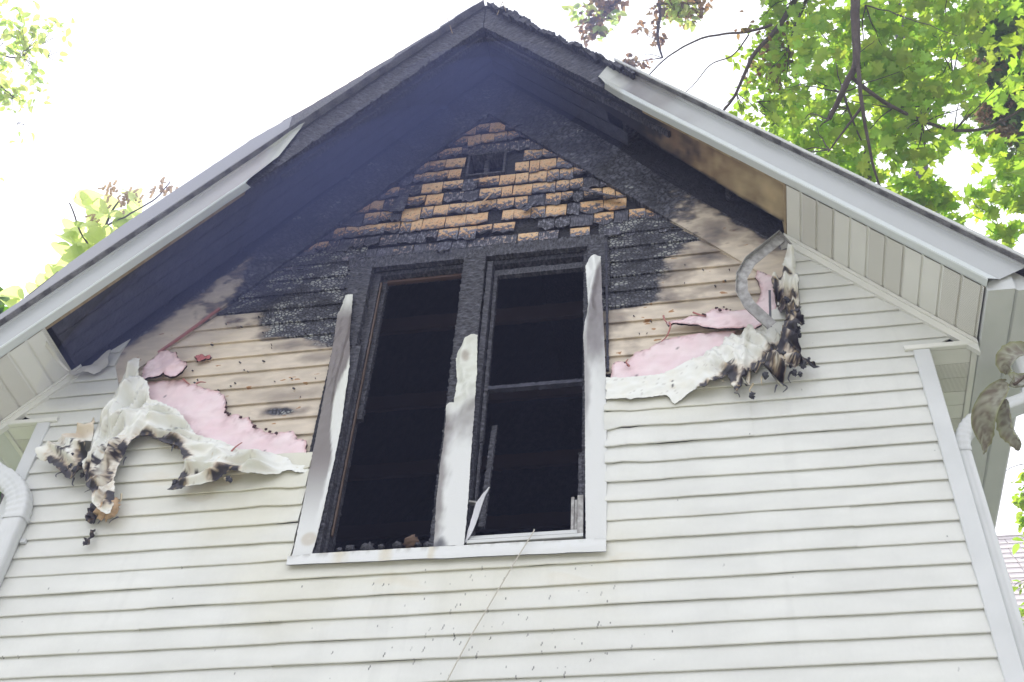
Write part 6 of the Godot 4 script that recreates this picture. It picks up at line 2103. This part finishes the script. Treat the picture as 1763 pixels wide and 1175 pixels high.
# ------------------------------------------------------------------ wilted twig close by, at the right edge
func build_wilted() -> void:
	var t := Node3D.new()
	t.name = "wilted_twig"
	tag(t, "wilted twig with dusty curled leaves hanging in at the right edge", "twig")
	add_child(t)
	var stem := poly3([2.209, 3.169, 2.883, 1.986, 3.082, 2.917, 1.884, 3.045, 2.903, 1.826, 3.013, 2.882])
	var st := begin()
	var c := curve(stem, 8, 0.004)
	tube(st, c, taper(c.size(), 0.005, 0.0022), 8)
	st.generate_normals()
	put("stem", st.commit(), M.bark, t)
	var rows := [
		# base, tip, half width, fold, curl, twist
		[[1.814, 3.016, 2.888, 1.8, 3.001, 2.89, 1.776, 2.974, 2.882, 1.768, 2.965, 2.846, 1.772, 2.957, 2.807, 1.772, 2.946, 2.781], 0.023, 0.6, -0.35],
		[[1.811, 2.995, 2.867, 1.813, 2.981, 2.852, 1.818, 2.968, 2.822, 1.827, 2.96, 2.798, 1.832, 2.953, 2.775], 0.021, 0.55, 0.5],
		[[1.861, 3.045, 2.907, 1.838, 3.031, 2.941, 1.816, 3.017, 2.947, 1.808, 3.014, 2.931, 1.813, 3.014, 2.908], 0.021, 0.6, 0.2],
		[[1.87, 3.043, 2.86, 1.855, 3.031, 2.865, 1.836, 3.012, 2.879, 1.818, 3.012, 2.882], 0.03, 0.6, 0.9],
		[[1.878, 3.028, 2.886, 1.868, 3.009, 2.868, 1.853, 2.983, 2.845, 1.852, 2.975, 2.807], 0.03, 0.6, -0.6]]
	for r in rows:
		var path := curve(poly3(r[0]), 7)
		st = begin()
		st.set_smooth_group(0)
		var n := path.size()
		var m := 10
		var grid := []
		for i in n:
			var u := float(i) / (n - 1)
			var d: Vector3 = (path[mini(i + 1, n - 1)] - path[maxi(i - 1, 0)]).normalized()
			var face: Vector3 = Vector3(-0.12, -0.70, 0.70).rotated(d, r[3] + 0.5 * sin(u * 4.0))
			var side := d.cross(face).normalized()
			var up := side.cross(d).normalized()
			var half: float = r[1] * pow(sin(PI * clampf(u * 0.96 + 0.04, 0.0, 1.0)), 1.05) * (1.0 + 0.05 * wob.get_noise_2d(u * 60.0, r[1] * 500.0))
			var line := []
			for j in m + 1:
				var v := float(j) / m * 2.0 - 1.0
				var ang: float = r[2] * absf(v) * 1.3
				var vein := 0.0018 * sin((u * 9.0 - absf(v) * 1.2) * TAU) * smoothstep(0.0, 0.3, absf(v))
				line.append(path[i] + side * (half * v * cos(ang * 0.7)) + up * (half * absf(v) * sin(ang) + vein))
			grid.append(line)
		for i in n - 1:
			for j in m:
				for e in [[i, j], [i + 1, j + 1], [i, j + 1], [i, j], [i + 1, j], [i + 1, j + 1]]:
					var v: float = absf(float(e[1]) / m * 2.0 - 1.0)
					var q := wob.get_noise_2d(e[0] * 0.23, e[1] * 0.3 + r[1] * 900.0)
					st.set_color(Color(0.34, 0.35, 0.29).lerp(Color(0.19, 0.165, 0.14), clampf(0.4 + q * 1.3 + 0.35 * sin((float(e[0]) / (n - 1) * 9.0 - v * 1.2) * TAU), 0, 1)).lerp(Color(0.26, 0.29, 0.10), smoothstep(0.7, 1.0, v) * 0.6))
					st.add_vertex(grid[e[0]][e[1]])
		st.generate_normals()
		put("leaf", st.commit(), M.wilt if M.has("wilt") else wilt(), t)


func wilt() -> StandardMaterial3D:
	var m := mat(1, 1, 1, 0.75)
	m.vertex_color_use_as_albedo = true
	M.wilt = m
	return m


# ------------------------------------------------------------------ blue haze added to stand for lens glare under the peak and left eave
func build_glare_haze() -> void:
	for q in [[Vector3(-1.30, 7.13, 0.17), Vector3(3.3, 0.80, 0.62), 0.62, 49.2], [Vector3(-0.62, 7.95, 0.17), Vector3(2.4, 0.85, 0.62), 0.50, 49.2], [Vector3(0.0, 8.45, 0.19), Vector3(1.5, 0.95, 0.66), 0.52, 0.0], [Vector3(-0.5, 8.0, 0.5), Vector3(4.0, 3.0, 1.3), 0.075, 38.0]]:
		var f := FogVolume.new()
		f.name = numbered("glare_haze", self)
		f.shape = RenderingServer.FOG_VOLUME_SHAPE_ELLIPSOID
		f.size = q[1]
		f.position = q[0]
		f.rotation_degrees = Vector3(0, 0, q[3])
		var m := FogMaterial.new()
		m.density = q[2]
		m.albedo = Color(0.64, 0.70, 1.0)
		f.material = m
		add_child(f)
		tag(f, "blue haze added as lens glare under the left eave" if q[0].x < -1.0 else "blue haze added as lens glare under the peak", "glare_haze", "glare haze under the roof", "stuff")
